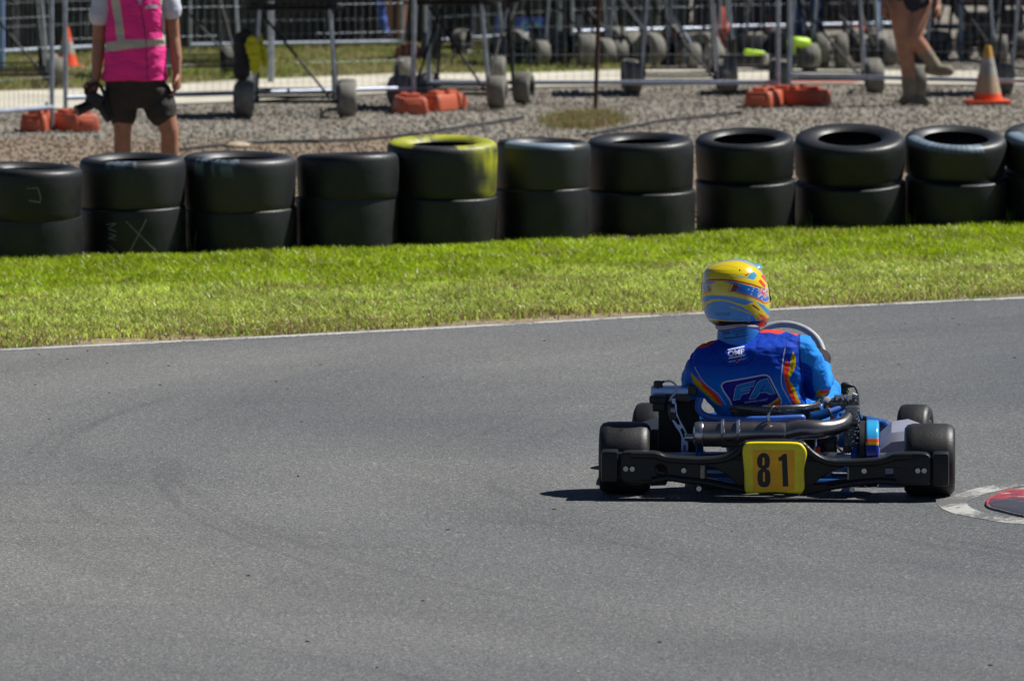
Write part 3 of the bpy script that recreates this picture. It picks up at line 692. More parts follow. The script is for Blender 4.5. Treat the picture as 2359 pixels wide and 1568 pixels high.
# ------------------------------------------------------------------ racing kart
kart = empty('racing_kart', K0, KYAW, label='blue and black racing kart number 81 seen from behind on the tarmac', cat='kart')
def kart_tyre(r, w, hole=.063):
    H = w/2
    return [(hole, -H*.72), (hole+.012, -H*.86), (r-.045, -H*.96), (r-.02, -H*.95), (r-.006, -H*.84), (r, -H*.62), (r*1.006, 0), (r, H*.62), (r-.006, H*.84), (r-.02, H*.95), (r-.045, H*.96), (hole+.012, H*.86), (hole, H*.72), (hole+.005, H*.4), (hole+.005, -H*.4)]
def wheel(parent, x, y, r, w, rz=0, name='wheel', rim_m=None, tyre_m=None, n=64):
    o = MB().lathe([(.02, -w*.30), (.055, -w*.34), (.062, -w*.46), (.067, -w*.46), (.067, -w*.2), (.066, w*.2), (.067, w*.46), (.062, w*.46), (.055, w*.30), (.02, w*.26)], 32, 'X').build(name, rim_m or M_alu, parent)
    o.location = (x, y, r); o.rotation_euler = (0, 0, rz)
    t = MB().lathe(kart_tyre(r, w), n, 'X').build('tyre', tyre_m or M_rubber, o, auto=60)
    return o
for sx in (-1, 1):
    wheel(kart, sx*.59, 0, .139, .205)
    wheel(kart, sx*.532, 1.05, .128, .135, math.radians(-7))
MB().tube([(-.62, 0, .139), (.62, 0, .139)], .025, 16).build('rear_axle', M_steel, kart)
for sx in (-1, 1):
    mb = MB().tube([(sx*.36, 1.05, .128), (sx*.50, 1.045, .128)], .011, 12)
    mb.build('stub_axle', M_steel, kart)
    MB().lathe([(.03, 0), (.034, .004), (.034, .06), (.03, .064), (.012, .064), (.012, 0)], 24, 'X', Matrix.Translation((sx*.455-.03, 1.048, .128))).build('front_hub', mat('bronze_hub', (.22, .18, .10), .35, .8), kart)
# chassis tubes
fr = MB()
for sx in (-1, 1):
    fr.tube(catmull([(sx*.30, -.14, .06), (sx*.30, .1, .055), (sx*.31, .5, .05), (sx*.22, .85, .05), (sx*.20, 1.1, .06), (sx*.12, 1.25, .06)], 5), .015, 10)
    fr.tube([(sx*.31, .95, .05), (sx*.40, 1.05, .12)], .015, 8)
fr.tube([(-.30, -.13, .06), (.30, -.13, .06)], .015, 10); fr.tube([(-.31, .5, .05), (.31, .5, .05)], .015, 10); fr.tube([(-.3, .12, .055), (.3, .12, .055)], .015, 10)
fr.tube([(-.12, 1.25, .06), (.12, 1.25, .06)], .015, 10)
fr.build('chassis', M_blueframe, kart)
for x in (-.30, .30):
    m_ = MB().box((x, 0, .10), (.02, .09, .13), bev=.004); m_.lathe([(.045, -.014), (.05, -.01), (.05, .01), (.045, .014), (.026, .014), (.026, -.014)], 24, 'X', Matrix.Translation((x, 0, .139))).build('bearing_hanger', M_hosed, kart)
bp = MB().box((-.12, .45, .045), (.36, .7, .006)); bp.build('floor_tray', M_darkmetal, kart)
for xx, yy in ((245, 1010), (410, 1150)):
    a = c8(xx, yy, .0); MB().box(a, (.03, .03, .045), bev=.003).build('bracket', M_blueframe, kart)

# rear bumper
YB = -.235
def V2(f, pts, Y): return [(f(x, y, Y).x, f(x, y, Y).z) for x, y in pts]
topL = V2(c7, [(800, 930), (806, 885), (830, 862), (900, 856), (1100, 860), (1170, 870), (1230, 893), (1330, 905), (1500, 916), (1640, 916), (1760, 905), (1850, 880), (1930, 830), (1985, 775), (2040, 758)], YB)
topC = V2(c6, [(1000, 888), (1280, 880), (1540, 890)], YB)
topR = V2(c8, [(0, 706), (50, 735), (110, 790), (190, 840), (290, 868), (420, 872), (560, 868), (700, 858), (790, 838), (860, 812), (1000, 806), (1120, 812), (1160, 835), (1172, 880)], YB)
botR = V2(c8, [(1172, 1040), (1150, 1095), (1080, 1105), (860, 1098), (760, 1086), (600, 1092), (450, 1110), (250, 1145), (40, 1185)], YB)
botC = V2(c6, [(1600, 1480), (1300, 1475), (980, 1480)], YB)
botL = V2(c7, [(1990, 1258), (1800, 1222), (1600, 1180), (1400, 1158), (1250, 1140), (1100, 1165), (870, 1166), (812, 1120), (800, 1060)], YB)
loop = topL+topC[1:-1]+topR+botR+botC+botL
loop = [tuple(p) for p in catmull([Vector((a, b, 0)) for a, b in loop], 4, True)]; loop = [(p[0], p[1]) for p in loop]
holes = [V2(c7, [(1125, 990), (1190, 975), (1245, 1000), (1252, 1050), (1215, 1078), (1150, 1070)], YB),
         V2(c7, [(1628, 985), (1700, 1010), (1800, 1060), (1880, 1120), (1940, 1180), (1850, 1170), (1740, 1145), (1628, 1120)], YB),
         V2(c8, [(420, 925), (300, 965), (200, 1020), (120, 1085), (220, 1075), (320, 1060), (420, 1045)], YB),
         V2(c8, [(760, 945), (835, 945), (840, 1005), (765, 1008)], YB)]
bmb = MB().prism([loop]+holes, YB, YB+.075, .006)
up = [Vector((a, YB-.004, b-.011)) for a, b in (topL[3:]+topC[1:-1]+topR[:-3])]
bmb.tube(catmull(up, 5), [(.014)]*(len(catmull(up, 5))), 10)
lo = [Vector((a, YB-.002, b+.013)) for a, b in (list(reversed(botR))[1:-3])]; bmb.tube(catmull(lo, 5), .013, 10)
lo = [Vector((a, YB-.002, b+.013)) for a, b in botL[:-3]]; bmb.tube(catmull(lo, 5), .013, 10)
for f, x0, x1, y0, y1 in ((c7, 612, 775, 850, 1150), (c8, 1188, 1335, 810, 1105)):
    a, b = f(x0, y0, YB), f(x1, y1, YB)
    bmb.box(((a.x+b.x)/2, YB+.05, (a.z+b.z)/2), (abs(b.x-a.x), .11, abs(a.z-b.z)), bev=.012)
for f, x, y0, y1 in ((c7, 790, 880, 1130), (c8, 1180, 850, 1080)):
    a, b = f(x, y0, YB), f(x, y1, YB); bmb.box((a.x, YB+.07, (a.z+b.z)/2), (.05, .07, a.z-b.z), bev=.008)
bmb.build('rear_bumper', M_black, kart, auto=45)
for f, x, y in ((c7, 852, 1018), (c7, 915, 1020), (c7, 1412, 1035), (c7, 1555, 1218), (c8, 575, 965), (c8, 1055, 962), (c8, 1113, 962), (c8, 470, 1138)):
    a = f(x, y, YB); q = -.004 if y < 1100 else .03
    MB().lathe([(.0045, 0), (.009, 0), (.0095, .002), (.0095, .006), (.0055, .006), (.0045, .004)], 16, 'Z', Matrix.Translation((a.x, YB+q, a.z)) @ Matrix.Rotation(PI/2, 4, 'X')).box((a.x, YB+q-.0015, a.z), (.008, .003, .008)).build('bolt', M_steel, kart)
for f, x0, x1, y0, y1 in ((c7, 1572, 1612, 985, 1112), (c8, 424, 440, 920, 1040)):
    a, b = f(x0, y0, YB), f(x1, y1, YB); MB().box(((a.x+b.x)/2, YB-.003, (a.z+b.z)/2), (b.x-a.x, .004, a.z-b.z), bev=.001).build('support_strap', mat('dusty_steel', (.35, .33, .25), .6, .3, noise=.5, nscale=60), kart)
# number board
nb = V2(c6, [(912, 1000), (935, 930), (1000, 900), (1280, 897), (1540, 905), (1610, 945), (1645, 1010), (1640, 1100), (1618, 1200), (1618, 1330), (1622, 1420), (1590, 1480), (1540, 1487), (1280, 1470), (1000, 1487), (950, 1470), (935, 1420), (932, 1250), (918, 1100)], YB-.02)
nb = [(p[0], p[1]) for p in catmull([Vector((a, b, 0)) for a, b in nb], 3, True)]
YN = YB-.03
board = MB().prism([nb], YN, YN+.03, .008).build('number_board', M_yellowb, kart, auto=50)
a, b = c6(1035, 993, YN), c6(1505, 1450, YN)
MB().box(((a.x+b.x)/2, YN-.0012, (a.z+b.z)/2), (b.x-a.x, .001, a.z-b.z)).build('sticker', M_orangeb, board, smooth=False)
def flat_text(parent, name, m, f, Y, parts):
    mb = MB()
    for vs_, fs_ in parts: mb.add([(f(x, y, Y).x, Y, f(x, y, Y).z) for x, y in vs_], fs_)
    return mb.build(name, m, parent, smooth=False)
def digit8():
    def sup(cx, cy, rx, ry, n=40, p=3.4):
        return [(cx+rx*abs(math.cos(t))**(2/p)*(1 if math.cos(t) > 0 else -1), cy+ry*abs(math.sin(t))**(2/p)*(1 if math.sin(t) > 0 else -1)) for t in [2*PI*k/n for k in range(n)]]
    outer_ = [(1100, 1050), (1125, 1030), (1155, 1024), (1185, 1030), (1212, 1055), (1225, 1095), (1224, 1150), (1212, 1190), (1180, 1205), (1215, 1222), (1230, 1260), (1234, 1330), (1222, 1385), (1195, 1410), (1158, 1416), (1118, 1408), (1092, 1380), (1082, 1320), (1084, 1255), (1100, 1222), (1128, 1207), (1096, 1190), (1080, 1150), (1078, 1095)]
    h1 = [(1140, 1085), (1153, 1072), (1164, 1085), (1166, 1150), (1153, 1172), (1140, 1160)]; h2 = [(1146, 1248), (1158, 1238), (1168, 1250), (1170, 1340), (1158, 1358), (1146, 1345)]
    loops = [[Vector((x, y, 0)) for x, y in l] for l in (outer_, h1[::-1], h2[::-1])]
    tr = tessellate_polygon(loops); return [(v.x, v.y) for l in loops for v in l], [tuple(t) for t in tr]
one = [(1322, 1076), (1350, 1066), (1375, 1040), (1390, 1034), (1418, 1034), (1436, 1404), (1374, 1408), (1362, 1112), (1326, 1118)]
flat_text(board, 'number', M_ink, c6, YN-.0026, [digit8(), filled(one)])

# exhaust
def XT(pl, Y): return [f(x, y, Yy if Yy is not None else Y) for f, x, y, Yy in pl]
YE = -.05
sil = MB()
pts = [c6(470, 812, YE), c6(700, 812, YE), c6(1040, 808, YE), c6(1060, 806, YE), c6(1360, 804, YE), c6(1400, 803, YE), c5z(0, 945, YE), c5z(250, 942, YE+.0), c5z(450, 930, YE+.02), c5z(600, 900, YE+.05), c5z(720, 850, YE+.08), c5z(800, 780, YE+.12), c5z(830, 720, YE+.15)]
rad = [.0487, .0487, .0485, .046, .044, .0415, .0395, .037, .035, .032, .028, .024, .021]
q = catmull(pts, 5); qr = list(np.interp(np.linspace(0, len(rad)-1, len(q)), range(len(rad)), rad)); 
sil.tube(q, qr, 28).build('exhaust_pipe', M_exh, kart)
a = c6(465, 812, YE)
MB().lathe([(.0475, 0), (.0495, -.004), (.0495, -.02), (.046, -.032), (.034, -.038), (.010, -.038), (.010, 0)], 40, 'X', Matrix.Translation((a.x, a.y, a.z))).build('silencer_cap', M_steel, kart)
b1 = c6(255, 848, YE); b2 = c6(370, 848, YE); MB().tube([b1, b2], .0145, 20).build('tail_pipe', M_steel, kart)
for xx in (685, 862):
    t1, t2 = c6(xx, 645, YE-.02), c6(xx-5, 800, YE-.052); mb = MB(); cc = []
    for k in range(90):
        u = k/89; p = t1.lerp(t2, u)+Vector((0, -.012*math.sin(u*PI), 0)); cc.append(p+Vector((math.cos(k*1.26)*.0055, math.sin(k*1.26)*.0055, 0)))
    mb.tube(cc, .0022, 5); mb.tube([t2, c6(xx-5, 850, YE-.05), c6(xx, 900, YE-.03)], .003, 6); mb.build('exhaust_spring', M_steel, kart)
cr = MB(); ptsc = []
for xx in (672, 768, 864):
    dip = 60 if xx == 768 else 0
    top_, bo_ = c6(xx, 815+dip, YE), c6(xx, 950, YE)
    ptsc.append((top_.x, top_.z, bo_.z))
vs_ = []; fs_ = []; cx_ = c6(768, 812, YE)
NS = 12
for i in range(NS+1):
    u = i/NS; x_ = ptsc[0][0]+(ptsc[2][0]-ptsc[0][0])*u; zt_ = ptsc[0][1]-.022*math.sin(u*PI)
    for k in range(10):
        zz = zt_+(cx_.z-.052-zt_)*k/9; dz = max(-1, min(1, (zz-cx_.z)/.0515)); vs_.append((x_, YE-.0515*math.sqrt(max(0, 1-dz*dz))-.001, zz))
for i in range(NS):
    for k in range(9): a_ = i*10+k; fs_.append((a_, a_+1, a_+11, a_+10))
cr.add(vs_, fs_).build('silencer_cradle', mat('olive_steel', (.20, .20, .16), .3, .8), kart)
h1 = MB(); h1.tube(catmull([c6(1320, 530, -.02), c6(1270, 500, -.05), c6(1215, 560, -.07), c6(1205, 620, -.075), c6(1212, 665, -.07)], 5), [.006]*21, 10).build('seat_hanger', M_darkmetal, kart)
MB().tube([c6(1218, 560, -.081), c6(1206, 610, -.086), c6(1212, 662, -.082)], .0052, 8).build('spring_end', M_steel, kart)

# radiator assembly
YR = .16
rd = MB(); a, b = c7(1165, 360, YR), c7(1560, 930, YR)
rd.box(((a.x+b.x)/2, YR+.02, (a.z+b.z)/2), (b.x-a.x, .035, a.z-b.z), Matrix.Rotation(math.radians(-8), 3, 'X'), .004)
for k in range(26): zz = b.z+(a.z-b.z)*(k+.5)/26; rd.box(((a.x+b.x)/2, YR+.002+(zz-(a.z+b.z)/2)*-.14*-1, zz), (b.x-a.x-.02, .012, .0025), Matrix.Rotation(math.radians(-8), 3, 'X'))
rad_o = rd.build('radiator', mat('black_radiator', (.012, .012, .012), .6), kart)
a, b = c7(1092, 222, YR), c7(1470, 345, YR); tk = MB().box(((a.x+b.x)/2, YR+.03, (a.z+b.z)/2), (b.x-a.x, .10, a.z-b.z-.006), bev=.008); tk.build('header_tank', M_bluesilver, rad_o)
a, b = c7(1235, 300, YR-.03), c7(1470, 370, YR-.03); MB().box(((a.x+b.x)/2, YR-.03, (a.z+b.z)/2), (b.x-a.x, .01, a.z-b.z), bev=.003).build('tank_face', M_darkmetal, rad_o)
a = c7(1163, 228, YR); MB().lathe([(.001, -.022), (.019, -.022), (.020, -.01), (.018, .008), (.0175, .019), (.012, .023), (.001, .023)], 20, 'Z', Matrix.Translation(a)).tube([a+Vector((0, 0, .012)), c7(1222, 178, YR)], .005, 8).build('radiator_cap', M_ink, rad_o)
a = c7(1495, 260, YR); MB().box(a, (.035, .05, .045), bev=.008).build('cap_housing', M_ink, rad_o)
a, b = c7(1078, 297, .09), c7(1240, 465, .09)
mb = MB().box(((a.x+b.x)/2, .09, (a.z+b.z)/2+.012), (b.x-a.x, .05, (a.z-b.z)*.45), bev=.010); mb.box(((a.x+b.x)/2+.004, .095, (a.z+b.z)/2-.016), (b.x-a.x-.016, .04, (a.z-b.z)*.55), bev=.008); mb.build('airbox_bracket', M_black, kart)
MB().tube(catmull([c7(1222, 178, YR), c7(1290, 178, YR), c7(1340, 225, YR-.01), c7(1335, 280, YR-.03), c7(1290, 330, YR-.05), c7(1268, 390, YR-.07)], 6), .0045, 8).build('overflow_hose', M_clear, kart)
MB().limb([c7(1285, 405, .07), c7(1318, 535, .06)], [.017, .016]).build('overflow_bottle', M_ink, kart)
a = c7(1300, 455, .052); MB().tube([c7(1283, 450, .065), c7(1330, 462, .065)], .0175, 16).build('clamp_band', M_galv, kart)
YK = .05
br = MB()
brl = V2(c6b, [(520, 460), (585, 460), (585, 520), (605, 560), (610, 690), (650, 800), (720, 920), (780, 1040), (785, 1100), (760, 1140), (795, 1200), (795, 1310), (770, 1320), (770, 1420), (705, 1420), (700, 1330), (680, 1320), (685, 1100), (650, 1010), (590, 930), (530, 820), (560, 810), (620, 890), (650, 900), (665, 890), (640, 810), (600, 740), (580, 600), (575, 550), (530, 540)], YK)
brh = V2(c6b, [(675, 955), (700, 945), (740, 1010), (750, 1080), (735, 1100), (715, 1095), (690, 1030), (665, 975)], YK)
br.prism([brl, brh], YK-.004, YK+.004).build('radiator_stay', M_bluesilver, kart, smooth=False)
a = c6b(735, 1285, YK-.005); MB().lathe([(.0005, 0), (.006, 0), (.006, .001), (.0005, .001)], 20, 'Z', Matrix.Translation(a) @ Matrix.Rotation(PI/2, 4, 'X') @ Matrix.Diagonal((1, 2.6, 1, 1))).build('oval_sticker', mat('purple_sticker', (.15, .08, .35), .5), kart)
MB().tube(catmull([c6(430, 400, .12), c6(405, 500, .11), (c6(450, 575, .10)), c6(560, 620, .08), c6(760, 645, .05), c6(1000, 645, .03), c6(1250, 640, .03), c6(1560, 625, .05), c8(20, 492, .06)], 5), .0135, 12).build('coolant_hose', M_hose, kart)
MB().tube(catmull([c8(95, 482, .07), c8(180, 470, .08), c8(250, 443, .09)], 4), .0185, 14).build('hose_coupling', M_hosed, kart)
MB().tube(catmull([c8(255, 443, .09), c8(330, 415, .11), c8(395, 385, .13), c8(412, 350, .14), c8(398, 325, .15), c8(395, 315, .17)], 5), [.0135]*26, 14).build('coolant_hose', M_hose, kart)
MB().tube([c8(92, 480, .068), c8(104, 479, .07)], .0165, 14).tube([c8(258, 441, .088), c8(270, 437, .09)], .0175, 14).build('hose_clip', M_galv, kart)
MB().tube(catmull([c8(195, 340, .2), c8(185, 400, .18), c8(205, 440, .1)], 4), .011, 10).build('seat_stay', M_blueframe, kart)

# engine
en = MB(); YG = .2
def ebox(mb, f, x0, x1, y0, y1, Y, dy, bev=.005):
    a, b = f(x0, y0, Y), f(x1, y1, Y); mb.box(((a.x+b.x)/2, Y+dy/2, (a.z+b.z)/2), (abs(b.x-a.x), dy, abs(a.z-b.z)), bev=bev)
ebox(en, c8, 385, 532, 560, 830, .1, .16, .012); ebox(en, c8, 405, 500, 600, 660, .08, .05); ebox(en, c8, 430, 530, 700, 760, .075, .05)
en.lathe([(.001, 0), (.05, 0), (.055, .01), (.055, .05), (.001, .05)], 24, 'X', Matrix.Translation(c8(400, 690, .16)))
ec = en.build('crankcase', mat('cast_grey', (.22, .23, .24), .4, .7, noise=.7, nscale=40, col2=(.04, .04, .045)), kart)
cy_ = MB()
ebox(cy_, c8, 412, 525, 380, 560, .11, .13, .008)
for k in range(5): ebox(cy_, c8, 404, 533, 395+k*32, 405+k*32, .10, .15, .001)
cy_.build('cylinder', M_alu, kart)
hd = MB(); ebox(hd, c8, 275, 425, 335, 375, .12, .12, .006); ebox(hd, c8, 300, 520, 305, 350, .13, .10, .006); ebox(hd, c8, 270, 420, 360, 385, .11, .14, .004); ebox(hd, c8, 430, 525, 345, 385, .12, .12, .004)
hd.build('engine_head', mat('dark_head', (.04, .045, .05), .35, .7, noise=.6, nscale=60, col2=(.3, .3, .3)), kart)
for x_, y_ in ((345, 292), (372, 286), (408, 288), (438, 296), (330, 318), (385, 312), (430, 320), (455, 300), (500, 330), (510, 355)):
    a = c8(x_, y_, .13); MB().tube([a-Vector((0, 0, .012)), a+Vector((0, 0, .004))], .0042, 6).build('bolt', M_steel, kart)
for x_, y_ in ((500, 470), (515, 500), (522, 540), (518, 575), (530, 610), (498, 640), (520, 670), (470, 660), (510, 720), (480, 700), (420, 730), (440, 640), (500, 610)):
    a = c8(x_, y_, .085); MB().box(a, (.008+.008*random.random(), .02, .005+.008*random.random()), Matrix.Rotation(random.uniform(-.7, .7), 3, 'Y'), .003).build('nut', M_steel, kart)
a = c8(398, 230, .18); pc = MB().tube([c8(400, 282, .18), c8(398, 215, .18)], .014, 14).limb([c8(392, 200, .18), c8(420, 198, .18), c8(460, 205, .18)], [.013, .012, .008]); pc.build('plug_cap', M_ink, kart)
MB().tube([c8(375, 262, .18), c8(425, 262, .18)], .006, 8).ball(c8(425, 256, .175), .0075).build('plug_clip', M_green, kart)
MB().tube(catmull([c8(455, 203, .18), c8(490, 215, .18), c8(515, 270, .17), c8(525, 340, .15), c8(528, 430, .12), c8(540, 490, .11), c8(560, 520, .12)], 6), .0042, 8).build('ignition_lead', M_ink, kart)
MB().tube([c8(470, 282, .16), c8(508, 298, .16)], .009, 10).build('water_outlet', M_steel, kart)
cb = MB(); ebox(cb, c8, 150, 330, 650, 830, .12, .12, .015); ebox(cb, c8, 210, 320, 700, 800, .08, .05, .01); cb.build('carburettor', M_darkmetal, kart)
MB().tube(catmull([c8(330, 735, .06), c8(350, 770, .055), c8(375, 795, .06)], 4), .0045, 8).build('fuel_line', mat('amber_tube', (.55, .42, .25), .3), kart)
MB().tube(catmull([c8(285, 470, .1), c8(280, 520, .1), c8(290, 560, .12)], 4), .006, 8).ball(c8(257, 408, .12), .012).build('orange_wire', mat('orange_part', (.75, .14, .02), .4), kart)
rdp = MB(); a = c8(160, 780, .1); rdp.box(a, (.02, .03, .03), bev=.003); a = c8(410, 795, .06); rdp.box(a, (.03, .02, .008), bev=.002); rdp.build('red_tag', M_red, kart)
mb = MB(); ebox(mb, c8, 560, 600, 478, 520, .1, .03, .006); mb.build('clutch_bracket', M_ink, kart)
mb = MB(); mb.ball(c8(250, 380, .22), .03).ball(c8(235, 345, .24), .02).build('carb_filter', mat('grey_cloth', (.30, .28, .25), .8, noise=.5, nscale=40), kart)
# clutch guard: narrow drum seen edge on
gx0, gx1 = c8(580, 600, .02).x, c8(706, 600, .02).x; zt = c8(640, 516, .02).z; gw = gx1-gx0; GR = zt-.155
prof = [(GR-.004, -gw/2-.022), (GR-.002, -gw/2-.001)]
cgd = MB().lathe([(.02, -gw/2-.022), (GR-.008, -gw/2-.022), (GR-.003, -gw/2-.018), (GR-.003, -gw/2), (.02, -gw/2)], 64, 'X'); o = cgd.build('clutch_drum', M_ink, kart); o.location = ((gx0+gx1)/2, .05, .155)
pr = [(.02, -gw/2+.001)] + [(GR-.003+.003*min(1, t*6)-.012*max(0, (abs(t-.5)-.36)/.14)**2, -gw/2+.001+gw*t) for t in np.linspace(0, 1, 15)] + [(.02, gw/2)]
cg = MB().lathe(pr, 220, 'X').build('chain_guard', M_paint, kart, auto=50); cg.location = ((gx0+gx1)/2, .05, .155)
co, no = coords(cg); z = co[:, 2]+.155; Y_ = .05-GR
zc = [c8(640, y, -.05).z for y in (673, 704, 729)]
col = np.where((z > zc[0])[:, None], np.array([.04, .42, .80]), np.where((z > zc[1])[:, None], np.array([.88, .09, .01]), np.where((z > zc[2])[:, None], np.array([.62, .42, .01]), np.array([.012, .03, .36]))))
setpaint(cg, col)

# side pods, nose, front bumper, steering
def pod(sx, m):
    mb = MB(); secs = []
    for y, s_ in ((.32, .75), (.36, .95), (.5, 1.0), (.75, 1.0), (.88, .92), (.93, .7)):
        secs.append((y, s_))
    xi, xo = .405, .60; vs_ = []; fs_ = []; prof_ = [(0, .05), (-.01, .17), (.035, .215), (.10, .225), (.17, .20), (.195, .13), (.19, .06)]
    for y, s_ in secs:
        for u, z_ in prof_: vs_.append((sx*(xi+u), y, .05+(z_-.05)*s_))
    n_ = len(prof_)
    for j in range(len(secs)-1):
        for k in range(n_-1): a_ = j*n_+k; fs_.append((a_, a_+1, a_+1+n_, a_+n_))
    fs_.append(tuple(range(n_))); fs_.append(tuple((len(secs)-1)*n_+k for k in range(n_)))
    fs_ += [(j*n_, (j+1)*n_, (j+1)*n_+n_-1, j*n_+n_-1) for j in range(len(secs)-1)]
    return mb.add(vs_, fs_).build('side_pod', m, kart, auto=30)
pod(1, mat('pale_lilac_plastic', (.30, .30, .37), .35, noise=.2, nscale=5)); pod(-1, M_black)
ns = MB().loft([((0, 1.42, .05), .46, .07), ((0, 1.40, .10), .48, .09), ((0, 1.37, .16), .42, .08), ((0, 1.34, .20), .25, .05)], 40, 3.5); ns.build('nose_cone', M_blueframe, kart)
MB().prism([[(-.14, .2), (.14, .2), (.11, .46), (-.11, .46)]], 1.08, 1.11, .01).build('front_panel', M_blueframe, kart)
YW = .66
wt = kd(1800, 745, YW+.08); WR = .152; tl = math.radians(52); wc = Vector((wt.x+.012, YW+.08-WR*math.cos(tl)*.8, wt.z-WR*math.sin(tl)))
wu = Vector((0, math.cos(tl), math.sin(tl))); wr = Vector((1, 0, 0)); tr_ = math.radians(-14)
wr2 = wr*math.cos(tr_)+wu*math.sin(tr_); wu2 = wu*math.cos(tr_)-wr*math.sin(tr_)
pts = [wc+wr2*WR*math.cos(t)*1.02+wu2*WR*math.sin(t)*(.98 if math.sin(t) > -.6 else .86) for t in [2*PI*k/64 for k in range(65)]]
sw = MB().tube(pts, .0145, 12, cap=False).build('steering_wheel', mat('grey_suede', (.42, .44, .46), .6, noise=.3, nscale=20), kart)
MB().tube([pts[0], wc, pts[32]], .012, 8).tube([wc, pts[48]], .012, 8).ball(wc, .04).build('wheel_spokes', M_darkmetal, sw)
MB().tube([wc, Vector((0, 1.15, .12))], .011, 10).build('steering_column', M_steel, kart)
# seat shell
st = MB(); vs_ = []; fs_ = []; NU, NV = 48, 14
xc_ = (c6(1150, 500, .1).x); xl = c6(690, 500, .1).x; xr = c5(845, 1270, .1).x; scx = (xl+xr)/2; shw = (xr-xl)/2
rim = lambda u: .325+.003*abs(u)+.010*max(0, u-.6)/.4
for shell in (0, 1):
    for j in range(NV+1):
        v = j/NV
        for i in range(NU+1):
            u = -1+2*i/NU; th = u*math.radians(98)
            hw = (shw-.012*shell)*(1-.10*v); zt_ = rim(u)+(.0 if shell == 0 else 0)
            zb_ = .055+.008*shell; z_ = zt_+(zb_-zt_)*v
            fw_ = .20*v**1.2*.9
            vs_.append((scx+hw*math.sin(th), .045+.012*shell+(1-math.cos(th))*.17+fw_*.6, z_))
    o0 = shell*(NU+1)*(NV+1)
    for j in range(NV):
        for i in range(NU): a_ = o0+j*(NU+1)+i; fs_.append((a_, a_+1, a_+NU+2, a_+NU+1))
st.add(vs_, fs_)
rp = [Vector(((vs_[i][0]), vs_[i][1]+.006, vs_[i][2])) for i in range(NU+1)]
st.tube(rp, [(.010+.003*max(0, (i/NU-.55)*2), .016) for i in range(NU+1)], 12)
st.build('seat', M_carbon, kart, auto=60)

# ------------------------------------------------------------------ driver
driver = empty('person', (K0.x, K0.y, 0), KYAW, label='kart driver in blue race suit and yellow blue helmet, leaning left in kart seat', cat='person')
def hand(mb, wrist, d, nrm, side=1, s=1.0, curl=.5, glove=1.0):
    d = Vector(d).normalized(); nrm = Vector(nrm); nrm = (nrm-d*nrm.dot(d)).normalized(); r = d.cross(nrm)*side
    w = Vector(wrist)
    mb.limb([w-d*.02*s, w+d*.03*s, w+d*.08*s], [.026*s*glove, .030*s*glove, .033*s*glove], 12)
    mb.box(w+d*.055*s, (.075*s*glove, .095*s, .028*s*glove), Matrix((r, d, nrm)).transposed(), .010*s)
    for k, (o_, L_, ) in enumerate(((-.030, .070), (-.010, .080), (.011, .075), (.030, .058))):
        p = w+d*.095*s+r*o_*s; pts_ = [p]; a_ = 0
        for seg in (.42, .32, .26):
            a_ += curl*(1.0+.12*k); q_ = d*math.cos(a_)+nrm*math.sin(a_); p = p+q_*L_*seg*s; pts_.append(p)
        mb.limb(pts_, [.0105*s*glove, .0098*s*glove, .009*s*glove, .008*s*glove], 8)
    p = w+d*.030*s-r*.034*s; td = (d*.6-r*.75+nrm*.35).normalized()
    mb.limb([p, p+td*.035*s, p+(td*.8+d*.4+nrm*curl*.5).normalized()*.068*s], [.015*s*glove, .012*s*glove, .0095*s*glove], 8)
rows = [(763, 1725, 1812, .22), (772, 1690, 1832, .215), (782, 1650, 1842, .205), (795, 1615, 1848, .19), (810, 1598, 1850, .185), (840, 1582, 1850, .18), (870, 1588, 1850, .185), (900, 1606, 1850, .20), (935, 1645, 1858, .22), (970, 1660, 1868, .25), (1010, 1680, 1860, .30)]
dv = MB(); secs = []
for y, l, r, Yc in rows:
    a, b = kd(l, y, Yc), kd(r, y, Yc); hd_ = .115 if y > 800 else .045+.07*(y-763)/37
    secs.append((((a.x+b.x)/2, Yc, (a.z+b.z)/2), (b.x-a.x)/2, hd_))
secs.reverse(); dv.loft(secs, 40, 2.5)
# arms
rs_ = kd(1842, 805, .2); re = kd(1884, 893, .30); rh = kd(1890, 835, .58)
dv.limb([kd(1815, 800, .19), rs_, kd(1868, 845, .235), re], [.062, .066, .063, .054], 20)
dv.limb([re, re.lerp(rh, .5)+Vector((.01, 0, -.01)), rh], [.054, .047, .034], 18)
ls_ = kd(1618, 838, .19); le = kd(1600, 893, .36); lh = wc-wr2*WR*.98+Vector((-.0, -.035, .0))
dv.limb([kd(1650, 835, .19), ls_, kd(1606, 870, .27), le], [.062, .064, .058, .050], 20)
dv.limb([le, le.lerp(lh, .5), lh+Vector((0, -.06, 0))], [.050, .045, .034], 18)
# pelvis and legs
for sx in (-1, 1):
    hp = Vector((scx+sx*.085, .38, .14)); kn = Vector((scx+.03+sx*.17, .78, .33)); an = Vector((.02+sx*.16, 1.15, .14)); 
    dv.limb([hp, hp.lerp(kn, .5), kn], [.095, .082, .062], 18); dv.limb([kn, kn.lerp(an, .4), an], [.060, .056, .040], 18)
    dv.limb([an+Vector((0, -.02, -.03)), an+Vector((0, .03, .03)), an+Vector((0, .05, .13))], [.042, .042, .030], 14)
dv.ball((scx, .33, .14), (.16, .14, .10))
hand(dv, rh, (wc+wr2*WR-rh).normalized()*.6+Vector((0, .5, .3)), (-.9, .1, -.2), 1, 1.05, .75, 1.15)
hand(dv, lh+Vector((0, -.07, 0)), Vector((.1, .8, .2)), (.9, .1, -.2), -1, 1.05, .75, 1.15)
